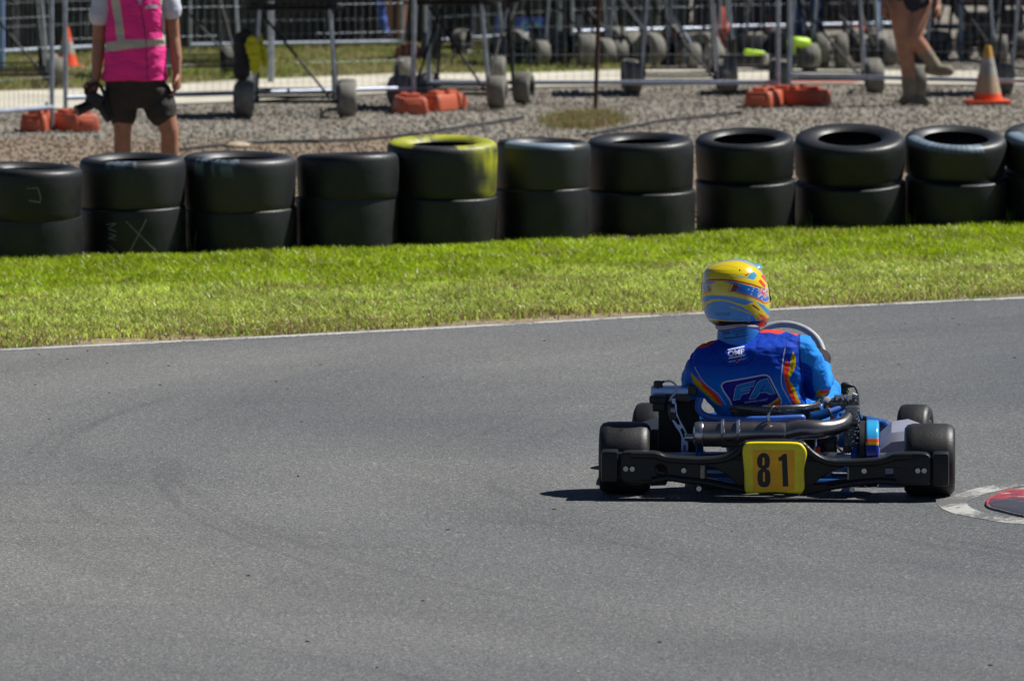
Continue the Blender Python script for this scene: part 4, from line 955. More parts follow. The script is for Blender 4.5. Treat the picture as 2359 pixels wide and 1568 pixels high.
# neck
nk = kd(1705, 755, .215); dv.limb([kd(1712, 800, .21), nk, kd(1700, 720, .22)], [.07, .060, .058], 18)
body = remeshed('body', dv, M_suit, driver, .0036, 6, .0085, 10)
co, no = coords(body)
def toXZ(f, pts, Y=.10): return [(f(x, y, Y).x, f(x, y, Y).z) for x, y in pts]
X, Yc, Z = co[:, 0], co[:, 1], co[:, 2]
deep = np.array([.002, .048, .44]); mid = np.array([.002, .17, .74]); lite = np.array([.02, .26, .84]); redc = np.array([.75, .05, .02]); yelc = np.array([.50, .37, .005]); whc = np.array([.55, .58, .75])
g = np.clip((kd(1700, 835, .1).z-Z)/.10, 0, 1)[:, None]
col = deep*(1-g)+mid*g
back = (no[:, 1] < .35) & (Yc < .30)
def area(f, poly, c, sel=back, Y=.10):
    m = inpoly(X, Z, toXZ(f, poly, Y)) & sel; col[m] = c
def line(f, pl, w, c, sel=back, Y=.10):
    m = near(X, Z, toXZ(f, pl, Y), w) & sel; col[m] = c
# right sleeve light blue, inner side dark
slx = kd(1843, 800, .1).x
sleeve = (X > slx+.0) & (Z > .0)
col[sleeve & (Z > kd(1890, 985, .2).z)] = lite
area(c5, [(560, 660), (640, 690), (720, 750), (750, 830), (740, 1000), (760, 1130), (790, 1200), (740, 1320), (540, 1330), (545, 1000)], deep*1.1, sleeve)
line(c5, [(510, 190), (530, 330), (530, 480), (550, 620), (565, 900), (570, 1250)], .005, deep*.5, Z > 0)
area(c5, [(815, 1120), (845, 1145), (1000, 1150), (990, 1180), (900, 1250), (780, 1250)], yelc, Z > 0)
area(c5, [(840, 1140), (1010, 1140), (975, 1195), (930, 1215), (865, 1190)], redc, Z > 0)
# light blue strip on the left sleeve edge
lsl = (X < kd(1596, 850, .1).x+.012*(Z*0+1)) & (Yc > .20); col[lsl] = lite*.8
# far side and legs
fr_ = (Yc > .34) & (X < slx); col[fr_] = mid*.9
# shoulder flashes
area(c5, [(-200, 190), (-40, 120), (100, 130), (380, 150), (515, 180), (505, 262), (420, 235), (300, 215), (200, 240), (60, 210), (-60, 215)], redc, (Z > 0))
area(c4, [(150, 900), (240, 760), (400, 560), (640, 470), (860, 440), (900, 480), (800, 560), (600, 630), (440, 640), (330, 710), (260, 780), (215, 850)], redc, Z > 0)
# side flames
area(c6, [(315, 110), (370, 160), (440, 240), (560, 340), (640, 430), (690, 490), (640, 490), (560, 430), (430, 310), (350, 240)], yelc)
area(c6, [(400, 155), (450, 210), (530, 290), (620, 360), (690, 490), (650, 480), (560, 370), (460, 280)], redc)
area(c6, [(1370, 0), (1430, 0), (1440, 200), (1470, 300), (1560, 470), (1500, 470), (1420, 320), (1395, 200)], redc)
area(c5, [(440, 485), (485, 590), (490, 690), (450, 790), (385, 900), (385, 950), (440, 1010), (560, 1320), (520, 1320), (400, 1060), (350, 900), (380, 780), (400, 620)], yelc)
area(c5, [(335, 595), (380, 690), (375, 800), (350, 900), (390, 1040), (520, 1320), (465, 1320), (350, 1080), (310, 950), (315, 720)], redc)
line(c5, [(325, 220), (330, 330), (330, 440)], .002, deep*.4)
# yoke seam
line(c4, [(800, 560), (880, 680), (1000, 830), (1120, 960), (1230, 1015), (1450, 975), (1650, 935), (1720, 870), (1790, 680), (1880, 440)], .0028, deep*.35)
# gloves and shoes
gl = ((co-np.array(rh)) ** 2).sum(1) < .013; gl |= (((co-np.array(lh+Vector((0, -.05, 0)))) ** 2).sum(1) < .012); gl &= Yc > .5
col[gl] = np.array([.03, .025, .03]); col[(Yc > 1.1)] = np.array([.03, .03, .035])
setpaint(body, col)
BB = BVHTree.FromPolygons([v for v in map(tuple, co)], [p.vertices[:] for p in body.data.polygons])
def decal(name, m, parts, f, layer=1, parent=body, bvh=BB, sub=.006, Yref=.10, ydir=1):
    bm = bmesh.new()
    for vs_, fs_ in parts:
        L_ = [bm.verts.new((f(x, y, Yref).x, 0, f(x, y, Yref).z)) for x, y in vs_]
        for t in fs_:
            try: bm.faces.new([L_[i] for i in t])
            except ValueError: pass
    for _ in range(5):
        es = [e for e in bm.edges if e.calc_length() > sub]
        if not es: break
        bmesh.ops.subdivide_edges(bm, edges=es, cuts=1); bmesh.ops.triangulate(bm, faces=[f_ for f_ in bm.faces if len(f_.verts) > 4])
    for v in bm.verts:
        h = bvh.ray_cast(Vector((v.co.x, -1, v.co.z)), Vector((0, 1, 0)))[0]
        v.co.y = (h.y if h else .08) - .0018 - .0011*layer
    bmesh.ops.recalc_face_normals(bm, faces=bm.faces)
    me = bpy.data.meshes.new(name); bm.to_mesh(me); bm.free(); me.materials.append(m)
    me.polygons.foreach_set('use_smooth', [True]*len(me.polygons))
    o = bpy.data.objects.new(name, me); COL.objects.link(o); o.parent = parent; return o
shield = [(670, 255), (680, 225), (720, 205), (950, 165), (1150, 125), (1190, 125), (1225, 150), (1260, 230), (1310, 330), (1355, 420), (1360, 470), (1335, 490), (1180, 494), (980, 490), (800, 484), (770, 410), (700, 310)]
decal('badge_border', M_white, [stroke([p for p in [(790, 484), (765, 415), (695, 310), (672, 255), (690, 222), (730, 203), (950, 165), (1150, 128), (1195, 130), (1228, 160), (1262, 235), (1310, 330), (1352, 415), (1358, 470)]], 18)], c6, 2)
decal('badge_ground', M_navy, [filled(shield)], c6, 0)
Fl = [(808, 424), (830, 290), (850, 250), (890, 235), (1068, 192), (1035, 262), (900, 290), (895, 308), (1010, 290), (985, 335), (905, 355), (885, 408)]
Al = [(985, 412), (1085, 215), (1110, 195), (1200, 165), (1288, 348), (1225, 356), (1185, 328), (1115, 332), (1065, 400)]
Ah = [(1115, 322), (1165, 240), (1200, 285), (1205, 305)]
def outline(poly, w): return stroke(list(poly)+[poly[0]], w)
decal('letters', M_cyan, [filled(Fl), filled(Al)], c6, 1); decal('letter_outline', M_white, [outline(Fl, 5), outline(Al, 5)], c6, 2)
decal('letter_hole', M_navy, [stroke([(1120, 318), (1170, 245)], 9), stroke([(1120, 318), (1215, 300)], 7)], c6, 2)
decal('small_lettering', M_white, [fit_text('ALONSO KART', [(930, 462), (1200, 425), (935, 436)], bold=.01)], c6, 2)
decal('flash', M_yel, [filled([(820, 474), (940, 490), (1180, 492), (1240, 450), (1300, 410), (1322, 380), (1335, 440), (1345, 488), (1180, 497), (820, 492)])], c6, 1.4)
decal('flash', M_red, [filled([(1200, 494), (1250, 465), (1325, 425), (1345, 450), (1346, 484), (1300, 494)])], c6, 2)
M_bright = mat('bright_print', (.66, .70, .95), .7, spec=.15)
decal('maker_lettering', M_bright, [fit_text('OMP', [(1195, 800), (1570, 735), (1180, 675)], bold=.035), stroke([(1185, 648), (1555, 578)], 24), stroke([(1210, 828), (1580, 760)], 24)], c4, 1)
decal('small_lettering', M_white, [fit_text('KS', [(1190, 925), (1370, 905), (1210, 885)], shear=.4, bold=.02), fit_text('ART', [(1470, 880), (1630, 835), (1490, 845)], shear=.4, bold=.02)], c4, 1)
decal('small_mark', M_red, [stroke([(1375, 925), (1420, 895), (1450, 865)], 20)], c4, 1); decal('small_mark', M_yel, [stroke([(1420, 850), (1460, 870), (1500, 825)], 16)], c4, 1.5)
decal('piping', M_white, [stroke(c_, 9) for c_ in ([tuple(p[:2]) for p in catmull([Vector((*q, 0)) for q in [(365, 45), (400, 110), (470, 210), (560, 290), (650, 370), (725, 488)]], 5)],)], c6, 1)
decal('piping', M_white, [stroke([tuple(p[:2]) for p in catmull([Vector((*q, 0)) for q in [(318, 430), (292, 560), (270, 760), (255, 900), (265, 1020), (320, 1140), (412, 1318)]], 5)], 17)], c5, 1)
# collar
cl = MB(); vs_ = []; fs_ = []; NC = 64
levels_ = [(520, 985, 1860, -62), (420, 958, 1885, -66), (300, 945, 1900, -75), (170, 950, 1905, -85), (125, 962, 1895, -85), (160, 1000, 1850, -85)]
for y, l, r, sl_ in levels_:
    a, b = c4(l, y, .21), c4(r, y+sl_*.0, .21); hw = (b.x-a.x)/2; cxx = (a.x+b.x)/2; tiltz = .012
    for k in range(NC):
        t = 2*PI*k/NC; vs_.append((cxx+hw*math.cos(t), .205+.098*math.sin(t), a.z+tiltz*math.cos(t)*1.4))
for j in range(len(levels_)-1):
    for k in range(NC): a_ = j*NC+k; b_ = j*NC+(k+1) % NC; fs_.append((a_, b_, b_+NC, a_+NC))
collar = cl.add(vs_, fs_).build('collar', mat('collar_cloth', (.012, .20, .62), .55, noise=.15, nscale=20, bump=.1), driver, auto=60)
cv = [tuple(v.co) for v in collar.data.vertices]; CB = BVHTree.FromPolygons(cv, [p.vertices[:] for p in collar.data.polygons])
MI = mat('navy_ink', (.006, .02, .12), .6)
lbl = [outline([(1050, 225), (1600, 150), (1625, 340), (1090, 425)], 12), fit_text('FIA', [(1100, 330), (1240, 308), (1092, 265)], bold=.03)]
for y0 in (0, 28): lbl.append(stroke([(1265, 255+y0), (1400, 237+y0), (1560, 214+y0)], 8))
lbl += [stroke([(1350, 320), (1420, 310)], 26), stroke([(1100, 408), (1320, 380)], 16), stroke([(1340, 375), (1500, 352)], 14), stroke([(1520, 350), (1600, 340)], 14), stroke([(1440, 300), (1590, 280)], 8)]
decal('approval_label', MI, lbl, c4, 0, collar, CB)
wr_ = MB(); rp = []
for k in range(NC+1):
    t = 2*PI*k/NC; a, b = c4(940, 105, .21), c4(1900, 105, .21); rp.append(Vector(((a.x+b.x)/2+(b.x-a.x)/2*math.cos(t), .205+.090*math.sin(t), a.z+.003*math.sin(t*3)+.004*math.cos(t))))
wr_.tube(rp, [(.007, .009)]*(NC+1), 10, cap=False).build('neck_lining', mat('pale_lining', (.50, .42, .52), .8, noise=.2), driver)

# helmet: shape follows the measured outline, real depth front to back
HO = [(68, 845, 885), (76, 770, 960), (100, 660, 1080), (150, 480, 1205), (200, 350, 1290), (260, 255, 1350), (330, 200, 1405), (400, 172, 1440), (500, 152, 1488), (600, 142, 1522), (700, 135, 1540), (800, 132, 1550), (900, 136, 1560), (1000, 148, 1568), (1100, 168, 1571), (1200, 195, 1565), (1300, 240, 1548), (1380, 300, 1522), (1440, 380, 1490), (1480, 480, 1440), (1500, 600, 1360)]
HY = .235; nr = 260; nc = 560; ys = np.array([h[0] for h in HO]); tt = np.linspace(0, 1, nr)
yy = 68+(1500-68)*(1-np.cos(tt*PI))/2
xl_ = np.interp(yy, ys, [h[1] for h in HO]); xr_ = np.interp(yy, ys, [h[2] for h in HO])
for _ in range(6):
    xl_[1:-1] = (xl_[:-2]+2*xl_[1:-1]+xl_[2:])/4; xr_[1:-1] = (xr_[:-2]+2*xr_[1:-1]+xr_[2:])/4
vs_ = []; fs_ = []; HL = math.radians(-32)
for y, l, r in zip(yy, xl_, xr_):
    a, b = c3(l, y, HY), c3(r, y, HY); hw = (b.x-a.x)/2; cxx = (a.x+b.x)/2
    for k in range(nc):
        t = 2*PI*k/nc; dep = hw*(1.0 if math.sin(t) < 0 else 1.14)
        vs_.append((cxx+hw*math.cos(t), HY+dep*math.sin(t), a.z))
for j in range(nr-1):
    for k in range(nc): a_ = j*nc+k; b_ = j*nc+(k+1) % nc; fs_.append((a_, b_, b_+nc, a_+nc))
fs_.append(tuple(range(nc))); fs_.append(tuple((nr-1)*nc+k for k in range(nc)))
hel = MB().add(vs_, fs_).build('helmet', M_paint, driver, auto=50)
co, no = coords(hel); HX, HZ = co[:, 0], co[:, 2]; hb = co[:, 1] < HY+.05
yel = np.array([.78, .60, .008]); sky_ = np.array([.09, .42, .80]); blu = np.array([.012, .15, .62]); lb = np.array([.03, .27, .74]); dred = np.array([.20, .012, .03]); rdd = np.array([.62, .06, .01]); gry = np.array([.42, .42, .34]); blk = np.array([.012, .012, .014])
hc = np.tile(yel, (len(co), 1))
def HA(poly, c, sm_=True):
    pts_ = toXZ(c3, poly, HY-.09)
    if sm_: pts_ = [(p.x, p.y) for p in catmull([Vector((a_, b_, 0)) for a_, b_ in pts_], 4, True)]
    hc[inpoly(HX, HZ, pts_) & hb] = c
def HLn(pl, w, c):
    pts_ = [(p.x, p.y) for p in catmull([Vector((*q_, 0)) for q_ in toXZ(c3, pl, HY-.09)], 4)]
    hc[near(HX, HZ, pts_, w/5.2265/4/257) & hb] = c
zt1 = c3(800, 100, HY).z; hc[(HZ > zt1)] = sky_; hc[(~hb) & (HZ > c3(800, 300, HY).z)] = sky_
HA([(560, 128), (700, 85), (850, 60), (1050, 80), (1240, 150), (1340, 200), (1400, 290), (1420, 350), (1330, 285), (1200, 205), (1050, 142), (850, 108), (700, 112)], sky_)
HLn([(200, 380), (240, 280), (330, 205), (470, 160), (620, 135), (800, 118), (980, 140), (1180, 215), (1330, 310), (1430, 430), (1500, 560)], 26, gry)
HA([(120, 560), (150, 400), (210, 260), (330, 195), (300, 260), (240, 340), (200, 470), (175, 560)], gry)
HLn([(330, 320), (450, 240), (600, 215), (760, 225), (880, 260)], 22, yel*.8)
HLn([(150, 600), (300, 520), (500, 500), (700, 505), (900, 530), (1100, 580), (1250, 625), (1400, 695), (1500, 760)], 34, rdd*.75)
HA([(600, 532), (700, 532), (900, 560), (1100, 612), (1300, 680), (1440, 745), (1520, 850), (1545, 950), (1470, 978), (1300, 890), (1100, 810), (950, 762), (868, 738), (880, 700), (940, 612), (800, 582), (650, 552)], blu, False)
HA([(120, 620), (300, 548), (480, 532), (400, 560), (205, 628), (240, 740), (120, 810)], blu, False)
HA([(810, 590), (930, 615), (860, 735), (740, 735)], dred, False); HA([(225, 635), (290, 618), (345, 740), (262, 748)], dred, False)
HLn([(800, 585), (760, 590), (705, 745), (860, 745), (1000, 782), (1200, 850), (1350, 925), (1462, 1000), (1530, 970)], 15, rdd); HLn([(860, 760), (1000, 800), (1200, 870), (1350, 945), (1460, 1020), (1570, 990)], 16, rdd)
HLn([(320, 600), (335, 740), (250, 765), (130, 835)], 20, rdd*.8)
HA([(130, 930), (200, 862), (350, 832), (600, 825), (850, 850), (1050, 900), (1235, 962), (1040, 1022), (900, 982), (700, 922), (500, 900), (330, 922), (250, 970), (190, 1002), (140, 965)], lb, False)
HA([(180, 1150), (260, 1022), (400, 948), (550, 935), (700, 950), (850, 1000), (1000, 1060), (1195, 1195), (1250, 1280), (1290, 1370), (700, 1350), (200, 1330), (190, 1210)], lb*1.05, False)
HLn([(740, 1060), (900, 1105), (1050, 1160), (1220, 1230)], 22, yel*.8); HLn([(200, 1190), (260, 1105), (340, 1062)], 14, yel*.8)
HA([(1285, 965), (1440, 1045), (1530, 1150), (1580, 1250), (1530, 1288), (1450, 1170), (1350, 1050)], sky_*.75, False)
HA([(1178, 1030), (1230, 1018), (1365, 1140), (1330, 1145)], dred, False); HA([(1320, 540), (1370, 512), (1470, 640), (1455, 705)], rdd*1.2, False)
HA([(1370, 450), (1440, 400), (1530, 560), (1480, 590)], rdd*1.3, False)
HA([(750, 402), (900, 415), (1090, 450), (1165, 370), (1232, 348), (1295, 430), (1230, 512), (1100, 470), (900, 432)], sky_*.8, False); HA([(1020, 412), (1110, 375), (1145, 370), (1080, 432)], rdd, False)
HA([(180, 490), (250, 432), (375, 413), (260, 447)], sky_*.7, False)
for x_, y_ in ((1175, 630), (1125, 700), (1228, 685), (1205, 735), (1185, 800), (1400, 910), (170, 740)): HLn([(x_-2, y_), (x_, y_), (x_+2, y_)], 30, np.array([.5, .6, .85]))
for pl in ([(1330, 725), (1415, 795), (1500, 860)], [(1330, 805), (1415, 795), (1510, 785)], [(1400, 705), (1415, 795), (1455, 885)], [(1330, 860), (1500, 720)]):
    HLn(pl, 42, np.array([.62, .55, .62]))
for pl in ([(1330, 725), (1415, 795), (1500, 860)], [(1330, 805), (1415, 795), (1510, 785)], [(1400, 705), (1415, 795), (1455, 885)]): HLn(pl, 20, np.array([.65, .05, .06]))
HA([(1280, 1350), (1300, 1290), (1380, 1262), (1395, 1355)], np.array([.75, .28, .01]), False)
HA([(1400, 1370), (1390, 1300), (1290, 1190), (1400, 1240), (1530, 1350), (1600, 1180), (1600, 1420), (1480, 1420)], rdd*1.2, False)
HLn([(410, 1192), (740, 1188)], 9, np.array([.01, .06, .18])); HLn([(410, 1240), (740, 1232)], 9, np.array([.01, .06, .18]))
for k in range(8): HLn([(425+k*40, 1200), (435+k*40+(k % 3)*6, 1232)], 16, np.array([.01, .07, .20]))
hc[(HZ < c3(700, 1330, HY).z)] = blk
HA([(1390, 1340), (1480, 1350), (1545, 1380), (1530, 1430), (1450, 1400)], rdd*.8, False); HLn([(1240, 1430), (1380, 1440), (1470, 1420)], 26, rdd*.5)
setpaint(hel, hc)
# vents, visor pivot, visor
MB().ball(c3(935, 308, HY-.118), (.0035, .0035, .0035)).build('vent_hole', M_ink, hel)
a = c3(1505, 720, HY+.02); vz = MB(); vz.limb([c3(1470, 590, HY+.015), c3(1490, 680, HY+.02), c3(1530, 800, HY+.03)], [.008, .010, .008]).limb([c3(1530, 800, HY+.03), c3(1560, 900, HY+.04), c3(1540, 960, HY+.05)], [.006, .008, .005]).build('visor_pivot', M_ink, hel)
# visor: dark band over the front half, slightly proud
vv = []; ff = []; nv = 12; nu = 60
for j in range(nv+1):
    y = 560+j*(430/nv); l = np.interp(y, yy, xl_); r = np.interp(y, yy, xr_); a, b = c3(l, y, HY), c3(r, y, HY); hw = (b.x-a.x)/2+.0035
    for k in range(nu+1):
        t = math.radians(8)+(math.radians(164))*k/nu; vv.append(((a.x+b.x)/2+hw*math.cos(t), HY+.0035+hw*1.14*math.sin(t), a.z))
for j in range(nv):
    for k in range(nu): a_ = j*(nu+1)+k; ff.append((a_, a_+1, a_+nu+2, a_+nu+1))
MB().add(vv, ff).build('visor', mat('smoked_visor', (.02, .02, .025), .08, coat=.8), hel)
sp = MB().loft([(c3(1290, 250, HY+.02), .022, .05), (c3(1290, 215, HY+.02), .020, .045), (c3(1280, 185, HY+.02), .010, .03)], 20); sp.build('top_vent', mat('sky_plastic', (.09, .42, .80), .3, coat=.5), hel)

# ------------------------------------------------------------------ people behind the wall
def person_base(name, loc, lab, **k): return empty(name, loc, 0, label=lab, cat='person', **k)
# the marshal
ms = G(146, 206); MY = ms.y
mar = person_base('person', ms, 'marshal in pink high visibility vest and dark shorts holding a black camera')
def A(x, y, dy=0.0):   # crop A pixel -> marshal local
    p = P(x/11.507, y/11.507, MY+dy); return p-ms
def A1(x, y, dy=0.0):
    p = P(x/8.578, y/8.578, MY+dy); return p-ms
skin = MB()
hipz = A(1500, 950).z
skin.limb([A(1520, 980), A(1540, 500), A(1560, 60), A(1570, -240)], [.115, .11, .115, .10], 24)
skin.limb([A(1400, -300), A(1740, -300)], [.07, .07])
neckb = A(1570, -300); skin.limb([neckb, neckb+Vector((0, 0, .12))], [.062, .056]); headc = neckb+Vector((0, -.02, .24))
skin.ball(headc, (.078, .098, .118)); skin.ball(headc+Vector((0, -.02, -.06)), (.06, .075, .065)); skin.limb([headc+Vector((0, -.095, .01)), headc+Vector((0, -.118, -.022))], [.010, .015], 8)
for sx in (-1, 1): skin.ball(headc+Vector((sx*.08, .005, -.005)), (.012, .022, .033)); skin.ball(headc+Vector((sx*.032, -.088, .012)), (.017, .012, .012))
skin.limb([headc+Vector((-.022, -.10, -.058)), headc+Vector((.022, -.10, -.058))], [.008, .008], 8)
# arms
skin.limb([A(1200, -170), A(1160, 120), A(1140, 450, .02)], [.062, .055, .046], 16); skin.limb([A(1140, 450, .02), A(1120, 700, -.01), A(1105, 900, -.03)], [.046, .040, .028], 16)
skin.limb([A(1920, -180), A(1960, 100), A(1995, 430, .02)], [.062, .054, .044], 16); skin.limb([A(1995, 430, .02), A(2030, 650, -.01), A(2035, 830, -.02)], [.044, .038, .027], 16)
hand(skin, A(1100, 920, -.03), (-.35, -.05, -1), (.3, -.9, 0), -1, 1.0, .75)
hand(skin, A(2040, 850, -.02), (-.08, -.1, -1), (-.95, -.1, 0), 1, 1.0, .38)
# legs
fl = Vector((A1(1040, 1300).x, 0, 0)); frr = Vector((A1(1450, 1300).x, 0, 0))
skin.limb([A(1400, 1050), A1(1055, 1000, -.01), A1(1050, 1130, -.01)], [.088, .072, .058], 18); skin.limb([A1(1050, 1130, -.01), A1(1050, 1290), fl+Vector((0, .02, .30)), fl+Vector((0, .03, .08))], [.058, .058, .056, .040], 18)
skin.limb([A(1780, 1050), A1(1420, 1000, -.03), A1(1455, 1130, -.03)], [.09, .074, .062], 18); skin.limb([A1(1455, 1130, -.03), A1(1455, 1290), frr+Vector((0, .02, .30)), frr+Vector((.01, .03, .08))], [.060, .060, .056, .040], 18)
remeshed('body', skin, M_skin, mar, .006, 3)
hr = MB(); hr.ball(headc+Vector((0, .012, .035)), (.086, .10, .10)); hr.build('hair', mat('brown_hair', (.04, .025, .015), .8, bump=.5, bscale=80), mar)
for q_ in (fl, frr):
    MB().loft([(q_+Vector((0, -.05, 0)), .048, .145), (q_+Vector((0, -.05, .04)), .052, .148), (q_+Vector((0, -.02, .08)), .044, .10), (q_+Vector((0, .03, .13)), .042, .05)], 24).build('shoe', M_ink, mar)
ts = MB(); ts.limb([A(1560, 300), A(1560, 60), A(1570, -215)], [.11, .115, .115], 24); ts.limb([A(1500, -260), A(1220, -200), A(1175, 80), A(1155, 180)], [.08, .078, .076, .080], 20); ts.limb([A(1600, -260), A(1900, -200), A(1950, 40), A(1965, 120)], [.08, .076, .074, .076], 20)
tso = remeshed('shirt', ts, mat('white_shirt', (.60, .64, .74), .85, noise=.2, bump=.2, bscale=30), mar, .008, 3, .006, 9)
# shorts
sh = MB(); a0, a1_ = A(1200, 905), A(1915, 905)
sh.loft([(A(1560, 1240), .155, .10), (A(1560, 1150), .19, .115), (A(1560, 1000), .20, .12), (A(1557, 900), (a1_.x-a0.x)/2-.004, .128), (A(1557, 780), (a1_.x-a0.x)/2-.02, .115)], 36, 2.4)
sh.limb([A(1370, 1050), A(1395, 1180), A(1412, 1310)], [.105, .104, .098], 22); sh.limb([A(1780, 1050), A(1825, 1180), A(1860, 1285, -.02)], [.105, .110, .106], 22)
remeshed('shorts', sh, mat('dark_shorts', (.022, .019, .017), .8, noise=.4, nscale=6, col2=(.05, .042, .032), bump=.2, bscale=25), mar, .007, 3, .008, 6)
# vest
vt = MB(); vsec = []
for y, l, r, dp_ in ((918, 1192, 1920, .152), (880, 1192, 1920, .153), (700, 1200, 1916, .15), (500, 1214, 1910, .152), (300, 1228, 1902, .155), (100, 1238, 1898, .16), (-60, 1240, 1895, .16), (-230, 1290, 1850, .14), (-290, 1380, 1760, .11)):
    a, b = A(l, y), A(r, y); vsec.append((((a.x+b.x)/2, 0, a.z), (b.x-a.x)/2, dp_))
vest = None
vmb = MB().loft(vsec, 60, 2.6); vest = remeshed('vest', vmb, M_cloth, mar, .0055, 2, .012, 8)
co, no = coords(vest); X, Z = co[:, 0], co[:, 2]
pink = np.array([.95, .035, .30]); grey_ = np.array([.50, .50, .42]); vc = np.tile(pink, (len(co), 1))
def VA(poly, c, fr=True):
    pts_ = [(A(x, y, -.14).x, A(x, y, -.14).z) for x, y in poly]; m = inpoly(X, Z, pts_)
    if fr: m &= co[:, 1] < .02
    vc[m] = c
zz0, zz1 = A(1300, 590, -.13).z, A(1300, 480, -.13).z
VA([(1190, 500), (1280, 480), (1480, 455), (1680, 450), (1700, 455), (1920, 440), (1920, 525), (1700, 535), (1680, 540), (1480, 560), (1300, 590), (1190, 595)], grey_)
vc[(co[:, 1] > .02) & (Z > zz0) & (Z < zz1)] = grey_
VA([(1260, -60), (1370, -60), (1405, 200), (1440, 460), (1350, 480), (1320, 250), (1270, 0)], grey_); VA([(1840, -60), (1895, -60), (1890, 300), (1915, 460), (1870, 460), (1860, 200), (1838, 0)], grey_)
VA([(1560, -60), (1640, -60), (1618, 80), (1600, 20)], np.array([.6, .64, .74]))
zp = [(A(x, y, -.14).x, A(x, y, -.14).z) for x, y in ((1615, 60), (1650, 250), (1680, 480), (1690, 700), (1695, 910))]; vc[near(X, Z, zp, .007) & (co[:, 1] < .02)] = np.array([.10, .02, .06])
VA([(1680, 60), (1820, 50), (1820, 85), (1680, 100)], np.array([.60, .60, .66]))
for x_ in (1700, 1735, 1770, 1800): VA([(x_, 62), (x_+12, 60), (x_+12, 85), (x_, 88)], np.array([.2, .2, .35]))
setpaint(vest, vc)
# camera held in the hand, own thing
camo = empty('camera', ms+A(1080, 1130, -.08), 0, label='black camera with long lens hanging from the marshal hand by its strap', cat='camera')
def AC(x, y, dy=0.): return A(x, y, -.08+dy)-A(1080, 1130, -.08)
MB().box(AC(1090, 1150), (.11, .07, .10), Matrix.Rotation(.5, 3, 'Y'), .012).box(AC(1060, 1080), (.05, .05, .035), bev=.01).build('camera_body', M_ink, camo)
MB().tube([AC(1040, 1200), AC(960, 1240, -.03), AC(880, 1275, -.05)], [.036, .034, .038], 20).build('lens', M_black, camo)
MB().tube(catmull([AC(1020, 1100), AC(985, 1060), AC(1010, 1010), AC(1120, 960), AC(1190, 1060), AC(1215, 1200), AC(1240, 1370)], 5), (.012), 8).limb([AC(1160, 1200), AC(1200, 1290), AC(1240, 1370)], [.028, .03, .022]).build('strap', M_ink, camo)

def small_person(loc, lab, f, legs, shorts_h, torso_m, short_m, skin_m=M_skin, shoes=M_ink, lean=0., fat=1.0, boots=None):
    """legs: list of joint chains (local), each from hip to ankle"""
    p = person_base('person', loc, lab); b = MB()
    hip = (legs[0][0]+legs[1][0])/2
    b.limb([hip, hip+Vector((lean*.2, 0, .25)), hip+Vector((lean*.5, 0, .5))], [.13, .13, .14], 18)
    sh_ = hip+Vector((lean*.5, 0, .50)); hc_ = sh_+Vector((0, -.02, .25)); b.limb([sh_, hc_], [.06, .055]); b.ball(hc_+Vector((0, 0, .02)), (.078, .095, .115))
    b.limb([hc_+Vector((0, -.09, .02)), hc_+Vector((0, -.115, -.005))], [.01, .014], 8)
    for sx in (-1, 1): b.ball(hc_+Vector((sx*.08, 0, .01)), (.012, .02, .03))
    ends = []
    for sx in (-1, 1):
        e_ = sh_+Vector((sx*.24, .02, -.28)); w_ = sh_+Vector((sx*.24, -.12, -.52)); b.limb([sh_+Vector((sx*.17, 0, -.02)), e_], [.055, .042]); b.limb([e_, w_], [.042, .028]); hand(b, w_, (0, -.3, -1), (-sx, 0, 0), sx, 1, .5)
    for L_ in legs:
        b.limb(L_[:2], [.092*fat, .064*fat], 16); b.limb(L_[1:], [.064*fat, .058*fat, .040*fat] if len(L_) == 4 else [.064*fat, .045*fat], 16)
    remeshed('body', b, skin_m, p, .009, 3)
    s_ = MB(); s_.ball(hip, (.19, .135, .12))
    for L_ in legs: s_.limb([L_[0], L_[0].lerp(L_[1], shorts_h)], [.105, .092], 16)
    if shorts_h >= .99:
        for L_ in legs: s_.limb(L_[1:], [.08]+[.066]*(len(L_)-2), 16)
    remeshed('trousers' if shorts_h >= .99 else 'shorts', s_, short_m, p, .010, 2, .008, 7)
    t_ = MB(); t_.limb([hip+Vector((0, 0, .05)), hip+Vector((lean*.2, 0, .25)), sh_], [.155, .15, .155], 18)
    for sx in (-1, 1): t_.limb([sh_+Vector((sx*.13, 0, -.02)), sh_+Vector((sx*.22, .01, -.18))], [.08, .065])
    remeshed('shirt', t_, torso_m, p, .011, 2, .008, 7)
    hb_ = MB(); hb_.ball(hc_+Vector((0, .012, .045)), (.085, .10, .095)); hb_.build('hair', MATS['brown_hair'], p)
    for L_ in legs:
        an = L_[-1]; 
        if boots:
            tv, hb2 = boots; up_ = (L_[-2]-an).normalized(); bt_ = MB().limb([an+up_*hb2, an], [.066, .060], 16).limb([an-tv*.06+Vector((0, 0, -.035)), an+tv*.05+Vector((0, 0, -.04)), an+tv*.16+Vector((0, 0, -.045))], [.05, .058, .046], 14); remeshed('boot', bt_, shoes, p, .009, 2)
        else: MB().limb([an+Vector((0, .04, -.035)), an+Vector((0, -.04, -.04)), an+Vector((0, -.13, -.05))], [.042, .044, .036], 14).build('shoe', shoes, p)
    return p
navy = mat('navy_cloth', (.018, .02, .032), .85, noise=.3, nscale=5, bump=.2, bscale=25); tan = mat('dusty_boot', (.27, .23, .16), .9, noise=.6, nscale=12, col2=(.12, .10, .07))
gp = G(903, 104)
def Fp(x, y, dy=0.): return P(837.5+x/12.65, y/12.65, gp.y+dy)-gp
